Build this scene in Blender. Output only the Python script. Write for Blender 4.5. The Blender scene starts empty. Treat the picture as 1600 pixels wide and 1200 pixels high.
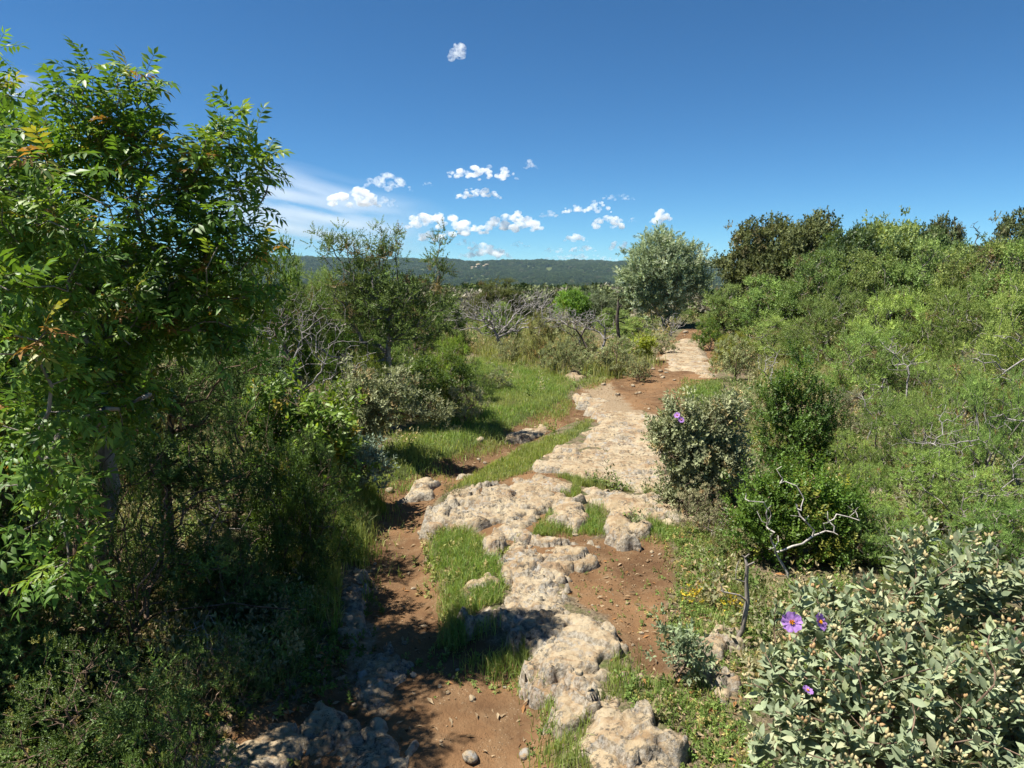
import bpy, math
import numpy as np
from mathutils import Vector, Matrix

# ------------------------------------------------------------------ camera, sky, sun, exposure
SC = bpy.context.scene
COL = SC.collection
FPX = 1110.0                       # focal length in pixels of the 1600 px wide photograph
PITCH = math.radians(8.9)
CAMZ = 1.6
cam_d = bpy.data.cameras.new('camera')
cam_d.sensor_width = 36.0
cam_d.lens = FPX / 1600 * 36.0
cam_d.clip_start = 0.05
cam_d.clip_end = 30000
cam = bpy.data.objects.new('camera', cam_d)
COL.objects.link(cam)
cam.location = (0, 0, CAMZ)
cam.rotation_euler = (math.pi / 2 - PITCH, 0, 0)
SC.camera = cam

SUN_AZ, SUN_EL = math.radians(-96), math.radians(61)      # azimuth from +Y towards +X
world = bpy.data.worlds.new('World')
SC.world = world
world.use_nodes = True
wn = world.node_tree.nodes
wl = world.node_tree.links
bg = wn['Background']
sky = wn.new('ShaderNodeTexSky')
sky.sky_type = 'NISHITA'
sky.sun_disc = False
sky.sun_elevation = SUN_EL
sky.sun_rotation = SUN_AZ
sky.air_density = 0.75
sky.dust_density = 0.0
sky.ozone_density = 3.0
sky.altitude = 1500
bg.inputs['Strength'].default_value = 0.05
hs = wn.new('ShaderNodeHueSaturation')
hs.inputs['Saturation'].default_value = 1.1
wl.new(sky.outputs[0], hs.inputs['Color'])
wt = wn.new('ShaderNodeMix')
wt.data_type = 'RGBA'
wt.blend_type = 'MULTIPLY'
wt.inputs[0].default_value = 1.0
wt.inputs[7].default_value = (0.62, 1.02, 1.18, 1)      # white balance of the camera's blue
wl.new(hs.outputs[0], wt.inputs[6])
wl.new(wt.outputs[2], bg.inputs['Color'])

sun_d = bpy.data.lights.new('sun', 'SUN')
sun_d.energy = 5.0
sun_d.angle = math.radians(0.53)
sun_d.color = (1.0, 0.95, 0.86)
sun = bpy.data.objects.new('sun', sun_d)
COL.objects.link(sun)
SUNV = Vector((math.sin(SUN_AZ) * math.cos(SUN_EL), math.cos(SUN_AZ) * math.cos(SUN_EL), math.sin(SUN_EL)))
sun.rotation_euler = SUNV.to_track_quat('Z', 'Y').to_euler()
sun.location = SUNV * 50

SC.view_settings.view_transform = 'Standard'
SC.view_settings.look = 'None'
SC.view_settings.exposure = 1.15
SC.view_settings.gamma = 1.0
SC.view_settings.use_curve_mapping = False
SC.render.engine = 'CYCLES'
cy = SC.cycles
cy.max_bounces = 10
cy.diffuse_bounces = 4
cy.glossy_bounces = 2
cy.transmission_bounces = 4
cy.transparent_max_bounces = 8
cy.volume_bounces = 10
cy.caustics_reflective = False
cy.caustics_refractive = False
cy.use_denoising = True

# ------------------------------------------------------------------ maths helpers
RNG = np.random.default_rng(7)
CP, SP_ = math.cos(PITCH), math.sin(PITCH)


def ray(px, py):
    u = (600 - py) / FPX
    return np.array([(px - 800) / FPX, CP + u * SP_, -SP_ + u * CP])


def G(px, py, z=0.0):
    """the point of height z that the photograph shows at a pixel"""
    d = ray(px, py)
    return np.array([0, 0, CAMZ]) + d * ((z - CAMZ) / d[2])


def P(px, py, Y):
    d = ray(px, py)
    return np.array([0, 0, CAMZ]) + d * (Y / d[1])


def project(p):
    q = np.asarray(p, float) - np.array([0, 0, CAMZ])
    dep = q[..., 1] * CP - q[..., 2] * SP_
    up = q[..., 1] * SP_ + q[..., 2] * CP
    dd = np.where(np.abs(dep) < 1e-6, 1e-6, dep)
    return 800 + FPX * q[..., 0] / dd, 600 - FPX * up / dd, dep


_perm = np.random.default_rng(11).permutation(256)
_perm = np.concatenate([_perm, _perm, _perm])
_gr = np.random.default_rng(12).normal(size=(256, 3))
_gr /= np.linalg.norm(_gr, axis=1)[:, None]


def pn(x, y, z=0.0):
    x, y, z = np.broadcast_arrays(np.asarray(x, float), np.asarray(y, float), np.asarray(z, float))
    xi, yi, zi = np.floor(x), np.floor(y), np.floor(z)
    fx, fy, fz = x - xi, y - yi, z - zi
    xi, yi, zi = xi.astype(int) & 255, yi.astype(int) & 255, zi.astype(int) & 255
    u, v, w = (f * f * f * (f * (f * 6 - 15) + 10) for f in (fx, fy, fz))
    out = 0
    for a in (0, 1):
        for b in (0, 1):
            for c in (0, 1):
                g = _gr[_perm[_perm[_perm[(xi + a) & 255] + ((yi + b) & 255)] + ((zi + c) & 255)]]
                d = g[..., 0] * (fx - a) + g[..., 1] * (fy - b) + g[..., 2] * (fz - c)
                out = out + d * (u if a else 1 - u) * (v if b else 1 - v) * (w if c else 1 - w)
    return out * 1.5


def fbm(x, y, z=0.0, o=4, g=0.5):
    s, a = 0, 1.0
    for i in range(o):
        s = s + a * pn(x * 2 ** i + 17.3 * i, y * 2 ** i - 9.1 * i, z * 2 ** i if np.ndim(z) else z + 3.7 * i)
        a *= g
    return s


def sst(a, b, x):
    t = np.clip((x - a) / (b - a), 0, 1)
    return t * t * (3 - 2 * t)


def poly_sd(poly, x, y):
    """signed distance to a polygon, positive inside"""
    poly = np.asarray(poly)[:, :2]
    d = np.full(x.shape, 1e18)
    inside = np.zeros(x.shape, bool)
    n = len(poly)
    for i in range(n):
        ax, ay = poly[i]
        bx, by = poly[(i + 1) % n]
        ex, ey = bx - ax, by - ay
        t = np.clip(((x - ax) * ex + (y - ay) * ey) / (ex * ex + ey * ey + 1e-12), 0, 1)
        d = np.minimum(d, (x - ax - t * ex) ** 2 + (y - ay - t * ey) ** 2)
        c = ((ay > y) != (by > y)) & (x < (bx - ax) * (y - ay) / (by - ay + 1e-12) + ax)
        inside ^= c
    d = np.sqrt(d)
    return np.where(inside, d, -d)


def nrm(v):
    return v / np.maximum(np.linalg.norm(v, axis=-1, keepdims=True), 1e-9)


def frames(d, hint, roll=None):
    """rotation matrices whose y axis is d and whose z axis leans towards hint"""
    y = nrm(d)
    x = np.cross(y, hint)
    bad = np.linalg.norm(x, axis=-1) < 1e-3
    x[bad] = np.cross(y[bad], np.array([0.9, 0.3, 0.2]))
    x = nrm(x)
    z = np.cross(x, y)
    if roll is not None:
        c, s = np.cos(roll)[:, None], np.sin(roll)[:, None]
        x, z = c * x + s * z, -s * x + c * z
    return np.stack([x, y, z], axis=-1)


# ------------------------------------------------------------------ mesh helpers
def mesh(name, V, F, mat=None, C=None, smooth=False):
    """F: array of triangles or quads, or a list of such arrays"""
    Fs = [np.asarray(f, np.int64) for f in (F if isinstance(F, list) else [F]) if len(f)]
    me = bpy.data.meshes.new(name)
    V = np.asarray(V, np.float32)
    me.vertices.add(len(V))
    me.vertices.foreach_set('co', V.ravel())
    lv = np.concatenate([f.ravel() for f in Fs])
    tot = np.concatenate([np.full(len(f), f.shape[1]) for f in Fs])
    me.loops.add(len(lv))
    me.loops.foreach_set('vertex_index', lv.astype(np.int32))
    me.polygons.add(len(tot))
    st = np.concatenate([[0], np.cumsum(tot)[:-1]]).astype(np.int32)
    me.polygons.foreach_set('loop_start', st)
    me.polygons.foreach_set('loop_total', tot.astype(np.int32))
    if smooth:
        me.polygons.foreach_set('use_smooth', np.ones(len(tot), bool))
    me.update(calc_edges=True)
    if C is not None:
        C = np.asarray(C, np.float32)
        if C.shape[1] == 3:
            C = np.concatenate([C, np.ones((len(C), 1), np.float32)], 1)
        at = me.color_attributes.new('Col', 'FLOAT_COLOR', 'POINT')
        at.data.foreach_set('color', C.ravel())
    if mat:
        me.materials.append(mat)
    return me


def obj(name, me, parent=None, loc=(0, 0, 0), kind=None, label=None, cat=None, group=None):
    o = bpy.data.objects.new(name, me)
    COL.objects.link(o)
    o.location = [float(q) for q in loc]
    if parent is not None:
        o.parent = parent
    for k, v in (('kind', kind), ('label', label), ('category', cat), ('group', group)):
        if v:
            o[k] = v
    return o


def inst(T, M, pos, col=None):
    """many copies of template T=(V,F,C): returns V,F,C"""
    V, F, C = T
    n, k = len(V), len(pos)
    W = np.einsum('kij,nj->kni', M, V) + pos[:, None, :]
    FF = (F[None] + (np.arange(k) * n)[:, None, None]).reshape(-1, F.shape[1])
    CC = None
    if col is not None:
        CC = (C[None] * col[:, None, :]).reshape(-1, 3)
    return W.reshape(-1, 3), FF, CC


def cat(parts):
    Vs, Fs, Cs, n = [], [], [], 0
    for V, F, C in parts:
        Vs.append(V); Fs.append(F + n); Cs.append(C if C is not None else np.ones((len(V), 3))); n += len(V)
    return np.concatenate(Vs), np.concatenate(Fs), np.concatenate(Cs)


# ------------------------------------------------------------------ materials
class N:
    """a small node-tree writer"""
    def __init__(s, name):
        s.m = bpy.data.materials.new(name)
        s.m.use_nodes = True
        s.t = s.m.node_tree
        s.t.nodes.clear()
        s.out = s.t.nodes.new('ShaderNodeOutputMaterial')

    def n(s, kind, ins=None, **kw):
        q = s.t.nodes.new('ShaderNode' + kind)
        for k, v in kw.items():
            setattr(q, k, v)
        for k, v in (ins or {}).items():
            if hasattr(v, 'is_linked'):
                s.t.links.new(v, q.inputs[k])
            else:
                if isinstance(v, tuple) and len(v) == 3 and q.inputs[k].type == 'RGBA':
                    v = (*v, 1)
                q.inputs[k].default_value = v
        return q

    def noise(s, co, scale, detail=4, rough=0.55, dist=0.0):
        return s.n('TexNoise', {'Vector': co, 'Scale': scale, 'Detail': detail, 'Roughness': rough, 'Distortion': dist}).outputs['Fac']

    def ramp(s, f, a, b):
        return s.n('MapRange', {'Value': f, 'From Min': a, 'From Max': b}, interpolation_type='SMOOTHSTEP').outputs['Result']

    def mix(s, f, a, b, mode='MIX'):
        q = s.t.nodes.new('ShaderNodeMix')
        q.data_type = 'RGBA'
        q.blend_type = mode
        for i, v in ((0, f), (6, a), (7, b)):
            if hasattr(v, 'is_linked'):
                s.t.links.new(v, q.inputs[i])
            else:
                q.inputs[i].default_value = (*v, 1) if isinstance(v, tuple) and len(v) == 3 else v
        return q.outputs[2]

    def math(s, op, a, b=0.0, c=False):
        return s.n('Math', {0: a, 1: b}, operation=op, use_clamp=c).outputs[0]

    def co(s):
        return s.n('NewGeometry').outputs['Position']

    def done(s, sh):
        s.t.links.new(sh, s.out.inputs['Surface'])
        return s.m


def leaf_mat(name, rough=0.5, spec=0.4, trans=0.3, warm=(1.25, 1.15, 0.55), sc=60.0, scattered=False, gain=1.0):
    a = N(name)
    c = a.mix(1.0, a.n('Attribute', attribute_name='Col').outputs['Color'], a.n('ObjectInfo').outputs['Color'], 'MULTIPLY')   # each plant has its own tint
    if scattered:
        c = a.mix(1.0, c, a.n('Attribute', attribute_name='tint', attribute_type='INSTANCER').outputs['Color'], 'MULTIPLY')
    f = a.noise(a.co(), sc, 2)
    c = a.mix(a.ramp(f, 0.3, 0.7), a.mix(1.0, c, (0.86 * gain, 0.88 * gain, 0.85 * gain), 'MULTIPLY'), a.mix(1.0, c, (1.12 * gain, 1.10 * gain, 1.05 * gain), 'MULTIPLY'))
    b = a.n('BsdfPrincipled', {'Base Color': c, 'Roughness': rough, 'Specular IOR Level': spec})
    t = a.n('BsdfTranslucent', {'Color': a.mix(1.0, c, warm, 'MULTIPLY')})
    return a.done(a.n('MixShader', {0: trans, 1: b.outputs[0], 2: t.outputs[0]}).outputs[0])


def bark_mat(name, c1, c2, sc=30.0, rough=0.9):
    a = N(name)
    co = a.n('Mapping', {'Vector': a.co(), 'Scale': (1, 1, 0.3)}).outputs[0]
    f = a.noise(co, sc, 5, 0.65)
    c = a.mix(a.ramp(f, 0.35, 0.65), c1, c2)
    bp = a.n('Bump', {'Height': f, 'Strength': 0.6, 'Distance': 0.01})
    b = a.n('BsdfPrincipled', {'Base Color': c, 'Roughness': rough, 'Specular IOR Level': 0.15, 'Normal': bp.outputs[0]})
    return a.done(b.outputs[0])


M = {}
M['glossy_leaf'] = leaf_mat('glossy leaf', 0.45, 0.35, 0.42, gain=1.2)
M['matt_leaf'] = leaf_mat('matt leaf', 0.7, 0.2, 0.3, (1.15, 1.1, 0.7), gain=1.2)
M['needle'] = leaf_mat('juniper needle', 0.55, 0.3, 0.3, (1.15, 1.15, 0.65), gain=1.3)
M['felt_leaf'] = leaf_mat('felted grey leaf', 0.85, 0.15, 0.25, (1.1, 1.12, 0.75), gain=1.15)
M['grass'] = leaf_mat('grass blade', 0.5, 0.35, 0.45, (1.2, 1.15, 0.55), 20, gain=1.3)
M['bud'] = leaf_mat('dry bud', 0.9, 0.1, 0.12, (1.1, 1.0, 0.7))
M['petal'] = leaf_mat('pink petal', 0.6, 0.2, 0.4, (1.1, 0.95, 1.1))
M['scrub_leaf'] = leaf_mat('undergrowth leaf', 0.7, 0.2, 0.35, (1.15, 1.1, 0.6), 40, True, 1.15)
M['tree_leaf'] = leaf_mat('far tree leaf', 0.85, 0.1, 0.15, (1.1, 1.1, 0.7), .5, True)
M['bark_dark'] = bark_mat('dark bark', (0.045, 0.035, 0.028), (0.13, 0.105, 0.085))
M['bark_grey'] = bark_mat('grey bark', (0.14, 0.12, 0.10), (0.30, 0.27, 0.235))
M['bark_dead'] = bark_mat('weathered dead wood', (0.16, 0.145, 0.135), (0.36, 0.33, 0.31))
M['bark_white'] = bark_mat('sun-bleached wood', (0.24, 0.22, 0.20), (0.50, 0.46, 0.41))
M['bark_brown'] = bark_mat('brown bark', (0.08, 0.05, 0.035), (0.20, 0.14, 0.10))


def rock_material():
    a = N('karst limestone')
    co = a.co()
    big = a.noise(co, 2.3, 5, 0.6)
    med = a.noise(co, 11, 6, 0.65, 0.4)
    fine = a.noise(co, 55, 5, 0.7)
    c = a.mix(a.ramp(big, 0.35, 0.65), (0.30, 0.228, 0.138), (0.35, 0.288, 0.195))
    c = a.mix(a.math('MULTIPLY', a.ramp(med, 0.44, 0.64), 0.8), c, (0.195, 0.125, 0.065))        # ochre stain
    c = a.mix(a.math('MULTIPLY', a.ramp(fine, 0.45, 0.72), 0.55), c, (0.37, 0.32, 0.24))
    dust = a.math('MULTIPLY', a.ramp(a.noise(co, 3.2, 5, 0.65, 0.6), 0.52, 0.66), 0.7)
    c = a.mix(dust, c, (0.21, 0.13, 0.07))                                                       # trodden red soil
    lich = a.math('MULTIPLY', a.ramp(a.noise(co, 6, 3, 0.6), 0.42, 0.58), a.ramp(a.noise(co, 42, 4, 0.75), 0.50, 0.60))
    c = a.mix(a.math('MULTIPLY', lich, 0.85), c, (0.05, 0.047, 0.04))                            # black lichen
    wl_ = a.math('MULTIPLY', a.ramp(a.noise(co, 4.1, 3, 0.6, 0.5), 0.52, 0.66), a.ramp(a.noise(co, 26, 4, 0.7), 0.45, 0.6))
    c = a.mix(a.math('MULTIPLY', wl_, 0.85), c, (0.255, 0.255, 0.24))                               # grey lichen
    side = a.ramp(a.n('SeparateXYZ', {0: a.n('NewGeometry').outputs['True Normal']}).outputs[2], 0.72, 0.38)
    crust = a.mix(a.ramp(a.noise(co, 60, 4, 0.75), 0.42, 0.60), (0.27, 0.265, 0.245), (0.07, 0.066, 0.058))
    c = a.mix(a.math('MULTIPLY', side, 0.5), c, crust)                                          # untrodden flanks keep their grey crust
    vor = a.n('TexVoronoi', {'Vector': co, 'Scale': 38.0}).outputs['Distance']
    h = a.math('ADD', a.math('MULTIPLY', med, 1.2), a.math('ADD', a.math('MULTIPLY', fine, 0.5), a.math('MULTIPLY', vor, 0.35)))
    bp = a.n('Bump', {'Height': h, 'Strength': 0.8, 'Distance': 0.016})
    b = a.n('BsdfPrincipled', {'Base Color': c, 'Roughness': 0.92, 'Specular IOR Level': 0.12, 'Normal': bp.outputs[0]})
    return a.done(b.outputs[0])


def ground_material():
    a = N('red soil, litter and turf')
    co = a.co()
    z = a.n('SeparateColor', {0: a.n('Attribute', attribute_name='Col').outputs['Color']})
    soil_m, rock_m, green_m = z.outputs[0], z.outputs[1], z.outputs[2]
    n1 = a.noise(co, 1.7, 5, 0.6)
    n2 = a.noise(co, 9, 6, 0.65)
    n3 = a.noise(co, 48, 5, 0.7)
    n4 = a.noise(co, 160, 3, 0.7)
    # red soil, damp brown to dry ochre, with pale grit
    c = a.mix(a.ramp(n1, 0.35, 0.65), (0.10, 0.056, 0.029), (0.20, 0.113, 0.055))
    c = a.mix(a.math('MULTIPLY', a.ramp(n2, 0.40, 0.70), 0.6), c, (0.195, 0.128, 0.07))
    c = a.mix(a.math('MULTIPLY', a.ramp(n3, 0.55, 0.75), 0.5), c, (0.085, 0.05, 0.028))
    grit = a.ramp(a.n('TexVoronoi', {'Vector': co, 'Scale': 70.0}).outputs['Distance'], 0.22, 0.12)
    c = a.mix(a.math('MULTIPLY', grit, a.math('MULTIPLY', a.ramp(n2, 0.45, 0.6), 0.6)), c, (0.36, 0.29, 0.20))
    # dry litter between the shrubs
    lit = a.mix(a.ramp(n3, 0.35, 0.65), (0.075, 0.055, 0.035), (0.20, 0.155, 0.10))
    lit = a.mix(a.math('MULTIPLY', a.ramp(n4, 0.5, 0.7), 0.6), lit, (0.30, 0.25, 0.18))
    grn = a.mix(a.ramp(n3, 0.35, 0.65), (0.05, 0.066, 0.02), (0.10, 0.115, 0.04))
    off = a.math('MULTIPLY', a.math('SUBTRACT', n2, 0.5), 0.9)
    sm = a.ramp(a.math('ADD', soil_m, off), 0.36, 0.62)
    gm = a.ramp(a.math('ADD', green_m, off), 0.38, 0.62)
    base = a.mix(gm, lit, grn)
    c = a.mix(sm, base, c)
    pale = a.mix(a.ramp(n3, 0.4, 0.65), (0.21, 0.15, 0.088), (0.28, 0.22, 0.15))
    c = a.mix(a.ramp(a.math('ADD', rock_m, off), 0.42, 0.62), c, pale)
    h = a.math('ADD', a.math('MULTIPLY', n2, 1.0), a.math('ADD', a.math('MULTIPLY', n3, 0.45), a.math('MULTIPLY', n4, 0.2)))
    bp = a.n('Bump', {'Height': h, 'Strength': 0.8, 'Distance': 0.03})
    b = a.n('BsdfPrincipled', {'Base Color': c, 'Roughness': 0.95, 'Specular IOR Level': 0.08, 'Normal': bp.outputs[0]})
    return a.done(b.outputs[0])


M['rock'] = rock_material()
M['ground'] = ground_material()

# ------------------------------------------------------------------ layout of the ground (metres, from pixel outlines)
def GP(pts, z=0.0):
    return np.array([G(px, py, z) for px, py in pts])


TRAIL = GP([(870, 1290), (862, 1200), (850, 1110), (830, 1062), (775, 1025), (725, 985), (690, 930), (668, 880), (662, 830), (680, 790),
            (735, 752), (800, 712), (870, 678), (925, 660), (935, 628), (885, 630), (850, 650), (790, 678), (740, 703), (690, 727),
            (640, 752), (598, 765), (580, 800), (562, 860), (545, 930), (530, 1000), (520, 1080), (430, 1130), (280, 1200), (180, 1290)], -0.1)
TRAIL_FAR = GP([(925, 662), (896, 608), (960, 588), (1020, 578), (1030, 552), (1068, 520), (1108, 514), (1122, 560), (1118, 598), (1075, 606), (1066, 640), (1045, 660)])
SOIL_PATCH = GP([(872, 872), (935, 842), (1000, 828), (1048, 842), (1056, 900), (1040, 950), (1052, 1010), (1045, 1062), (1000, 1052), (960, 1000), (948, 962), (905, 945)])
LEDGE_SOIL = GP([(690, 800), (760, 752), (860, 730), (900, 770), (930, 840), (870, 880), (800, 850), (740, 830)])
SOILS = [TRAIL, TRAIL_FAR, SOIL_PATCH, LEDGE_SOIL]
VERGE = GP([(560, 860), (585, 800), (600, 760), (690, 722), (790, 672), (850, 645), (890, 625), (880, 590), (830, 575), (770, 560), (740, 560), (700, 640), (620, 680), (560, 760)])
STRIP = GP([(705, 762), (745, 735), (800, 705), (870, 680), (925, 660), (925, 672), (870, 700), (835, 725), (815, 750), (760, 752)])
FARGRASS = GP([(1072, 596), (1125, 600), (1135, 640), (1080, 645), (1062, 618)])


def H(x, y):
    x = np.asarray(x, float); y = np.asarray(y, float)
    shp = np.broadcast(x, y).shape
    x = np.broadcast_to(x, shp); y = np.broadcast_to(y, shp)
    r = np.hypot(x, y)
    near = sst(60, 20, r)
    z = 0.035 * fbm(x * 0.7, y * 0.7, 1.5, 3) * near + 0.014 * fbm(x * 4, y * 4, 4.5, 4, .6) * near
    m = (np.abs(x) < 12) & (y > -2) & (y < 40)
    if m.any():
        xm, ym = x[m], y[m]
        dz = -0.11 * sst(-0.16, 0.14, poly_sd(TRAIL, xm, ym) + 0.05 * pn(xm * 3, ym * 3)) - 0.02 * sst(-0.05, 0.2, poly_sd(SOIL_PATCH, xm, ym))
        zz = z[m] + dz
        z = z.copy(); z[m] = zz
    z = z + 0.05 * sst(1.2, 3, x) * near + 0.05 * np.clip(x - 4, 0, 20) * sst(5, 12, y) * sst(90, 30, y)     # bank rising on the juniper side
    und = fbm(x * 0.004 + 3, y * 0.004, 8.2, 4)
    z = z - (30 + 8 * und) * sst(27, 420, y + 0.3 * x * (x > 0)) * 1.0
    ridge = 68 + 12 * fbm(x * 0.0011 + 5.5, y * 0.0 + 0.7, 2.2, 4) - 0.006 * x
    z = z + (ridge * sst(1500, 3000, y + 180 * pn(x * 0.0016, 7.7)) + 9 * fbm(x * 0.006, y * 0.003, 5.0, 4) * sst(800, 1800, y)) 
    return z


def Hs(x, y):
    return float(H(np.array([x]), np.array([y]))[0])


def build_ground():
    def grow_axis(start, d0, ratio, end):
        out, p, d = [], start, d0
        while p < end:
            d *= ratio
            p += d
            out.append(p)
        return out
    xc = np.arange(-4.2, 4.2001, 0.055)
    side = grow_axis(4.2, 0.055, 1.08, 4000)
    X = np.concatenate([-np.array(side)[::-1], xc, np.array(side)])
    ys = [-60, -30, -15, -8, -4, -2, -0.5, 0.4, 1.0, 1.5]
    y = 1.8
    while y < 26:
        ys.append(y); y += max(0.035, 0.012 * y)
    d = 0.28
    while y < 4200:
        ys.append(y); d *= 1.045; y += min(d, 60)
    Y = np.array(ys)
    gx, gy = np.meshgrid(X, Y)
    gz = H(gx, gy)
    nx, ny = len(X), len(Y)
    idx = np.arange(nx * ny).reshape(ny, nx)
    F = np.stack([idx[:-1, :-1], idx[:-1, 1:], idx[1:, 1:], idx[1:, :-1]], -1).reshape(-1, 4)
    fx, fy = gx.ravel(), gy.ravel()
    C = np.zeros((len(fx), 3))
    m = (np.abs(fx) < 14) & (fy > 0) & (fy < 40)
    s = np.full(m.sum(), -9.0)
    for p in SOILS:
        s = np.maximum(s, poly_sd(p, fx[m], fy[m]))
    C[m, 0] = sst(-0.16, 0.16, s)
    g = np.full(m.sum(), -9.0)
    for p in (VERGE, STRIP, FARGRASS):
        g = np.maximum(g, poly_sd(p, fx[m], fy[m]))
    C[m, 2] = sst(-0.2, 0.2, g)
    C[:, 2] = np.maximum(C[:, 2], 0.45 + 0.4 * sst(14, 40, np.hypot(fx, fy)))
    rk = poly_sd(GP([(900, 606), (960, 596), (1000, 640), (1040, 650), (930, 655)]), fx[m], fy[m])
    rk2 = poly_sd(GP([(545, 870), (600, 860), (610, 960), (650, 1060), (640, 1130), (560, 1150), (520, 1080), (530, 980)], -0.1), fx[m], fy[m])
    C[m, 1] = np.maximum(sst(-0.2, 0.25, rk) * 0.75, sst(-0.15, 0.2, rk2) * 0.7)
    me = mesh('ground', np.stack([fx, fy, gz.ravel()], 1), F, M['ground'], C, True)
    obj('ground', me, kind='structure', label='red soil and scrubland ground running off to the wooded hills')


build_ground()

# ------------------------------------------------------------------ limestone
ROCK_POLYS = []


def worley(x, y, seed):
    """distance to the crack between the two nearest blocks, and a random height for the block"""
    xi, yi = np.floor(x).astype(int), np.floor(y).astype(int)
    f1 = np.full(x.shape, 9.0); f2 = np.full(x.shape, 9.0); hid = np.zeros(x.shape); ox = np.zeros(x.shape); oy = np.zeros(x.shape)
    for a in (-1, 0, 1):
        for b in (-1, 0, 1):
            cx, cy_ = xi + a, yi + b
            h = _perm[(_perm[(cx + seed * 7) & 255] + cy_) & 255]
            px_, py_ = cx + (h % 16) / 16.0, cy_ + (h // 16) / 16.0
            d = np.hypot(x - px_, y - py_)
            near = d < f1
            f2 = np.where(near, f1, np.minimum(f2, d))
            hid = np.where(near, _perm[h] / 255.0, hid)
            ox = np.where(near, px_, ox); oy = np.where(near, py_, oy)
            f1 = np.where(near, d, f1)
    return f2 - f1, hid, ox, oy


def rock(name, label, px, h, edge=0.08, seed=0, zt=0.05, rough=1.0, tilt=(0, 0), group=None, res=1.0, cat_='rock'):
    poly = GP(px, zt)
    ROCK_POLYS.append(poly)
    x0, y0 = poly[:, :2].min(0) - 0.12
    x1, y1 = poly[:, :2].max(0) + 0.12
    cx, cyy = poly[:, 0].mean(), poly[:, 1].mean()
    st = max(0.010, 0.0037 * cyy) * res
    X, Y = np.arange(x0, x1, st), np.arange(y0, y1, st)
    gx, gy = np.meshgrid(X, Y)
    wx = gx + 0.035 * pn(gx * 7, gy * 7, seed + 0.3) + 0.015 * pn(gx * 22, gy * 22, seed + 1.3)
    wy = gy + 0.035 * pn(gx * 7, gy * 7, seed + 5.3) + 0.015 * pn(gx * 22, gy * 22, seed + 6.3)
    sd = poly_sd(poly, wx, wy) + 0.02 * pn(gx * 5, gy * 5, seed + 9.1) + 0.025
    # the outline breaks along small blocks, so the edges are sharp and uneven
    bf = 8.5 * float(np.clip(3.4 / cyy, .45, 1))
    if min(x1 - x0, y1 - y0) < .55:
        bf *= 2.2
    _, eh, ox, oy = worley(wx * bf, wy * bf, seed + 11)
    prof = ((poly_sd(poly, ox / bf, oy / bf) + .02 > 0) & (sd > -.05)).astype(float) * (1 - .5 * sst(.10, .0, sd) * (eh > .55))
    if prof.sum() < 12:
        prof = (sd > 0).astype(float)
    for _ in range(2):
        pp = np.pad(prof, 1, mode='edge')
        prof = (pp[:-2, 1:-1] + pp[2:, 1:-1] + pp[1:-1, :-2] + pp[1:-1, 2:] + 2 * pp[1:-1, 1:-1]) / 6
    base = H(gx, gy)
    h = h * 0.36
    top = np.median(base) + 0.012 + h * (1 + 0.3 * fbm(gx * 2.6, gy * 2.6, seed + 2.2, 3)) + tilt[0] * (gx - cx) + tilt[1] * (gy - cyy)
    fk = float(np.clip(3.4 / cyy, .4, 1))
    gap, bh, _, _ = worley(wx * 4.6 * fk + .8 * pn(gx * 3, gy * 3, seed + 3.3), wy * 6.0 * fk + .8 * pn(gx * 3, gy * 3, seed + 8.3), seed)
    gap2, bh2, _, _ = worley(wx * 13 * fk + 1.0 * pn(gx * 8, gy * 8, seed + 1.1), wy * 17 * fk, seed + 3)
    crack = (1 - sst(0.0, 0.07, gap)) * sst(-.25, .15, pn(gx * 2.1, gy * 2.1, seed + 2.9))
    crack2 = (1 - sst(0.0, 0.10, gap2)) * sst(0.0, .3, pn(gx * 3.3, gy * 3.3, seed + 4.9))
    pits = sst(0.10, 0.34, fbm(gx * 15 * fk, gy * 15 * fk, seed + 6.6, 3))
    step = (bh - .5) * .044 + (bh2 - .5) * .018 * sst(-.1, .2, pn(gx * 3.3, gy * 3.3, seed + 5.9))
    rel = rough * (step - 0.055 * crack - 0.026 * crack2 - 0.013 * pits + 0.007 * fbm(gx * 24, gy * 24, seed + 7.7, 3))
    z = (base - 0.09) * (1 - prof) + (top + rel) * prof
    keep = prof > .02
    nx, ny = len(X), len(Y)
    idx = np.arange(nx * ny).reshape(ny, nx)
    kq = keep[:-1, :-1] | keep[:-1, 1:] | keep[1:, 1:] | keep[1:, :-1]
    F = np.stack([idx[:-1, :-1], idx[:-1, 1:], idx[1:, 1:], idx[1:, :-1]], -1)[kq]
    used = np.unique(F)
    rm = np.full(nx * ny, -1)
    rm[used] = np.arange(len(used))
    o = np.array([cx, cyy, Hs(cx, cyy)])
    V = np.stack([gx.ravel(), gy.ravel(), z.ravel()], 1)[used] - o
    obj(name, mesh(name, V, rm[F], M['rock'], None, False), None, o, 'thing', label, cat_, group)


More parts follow.
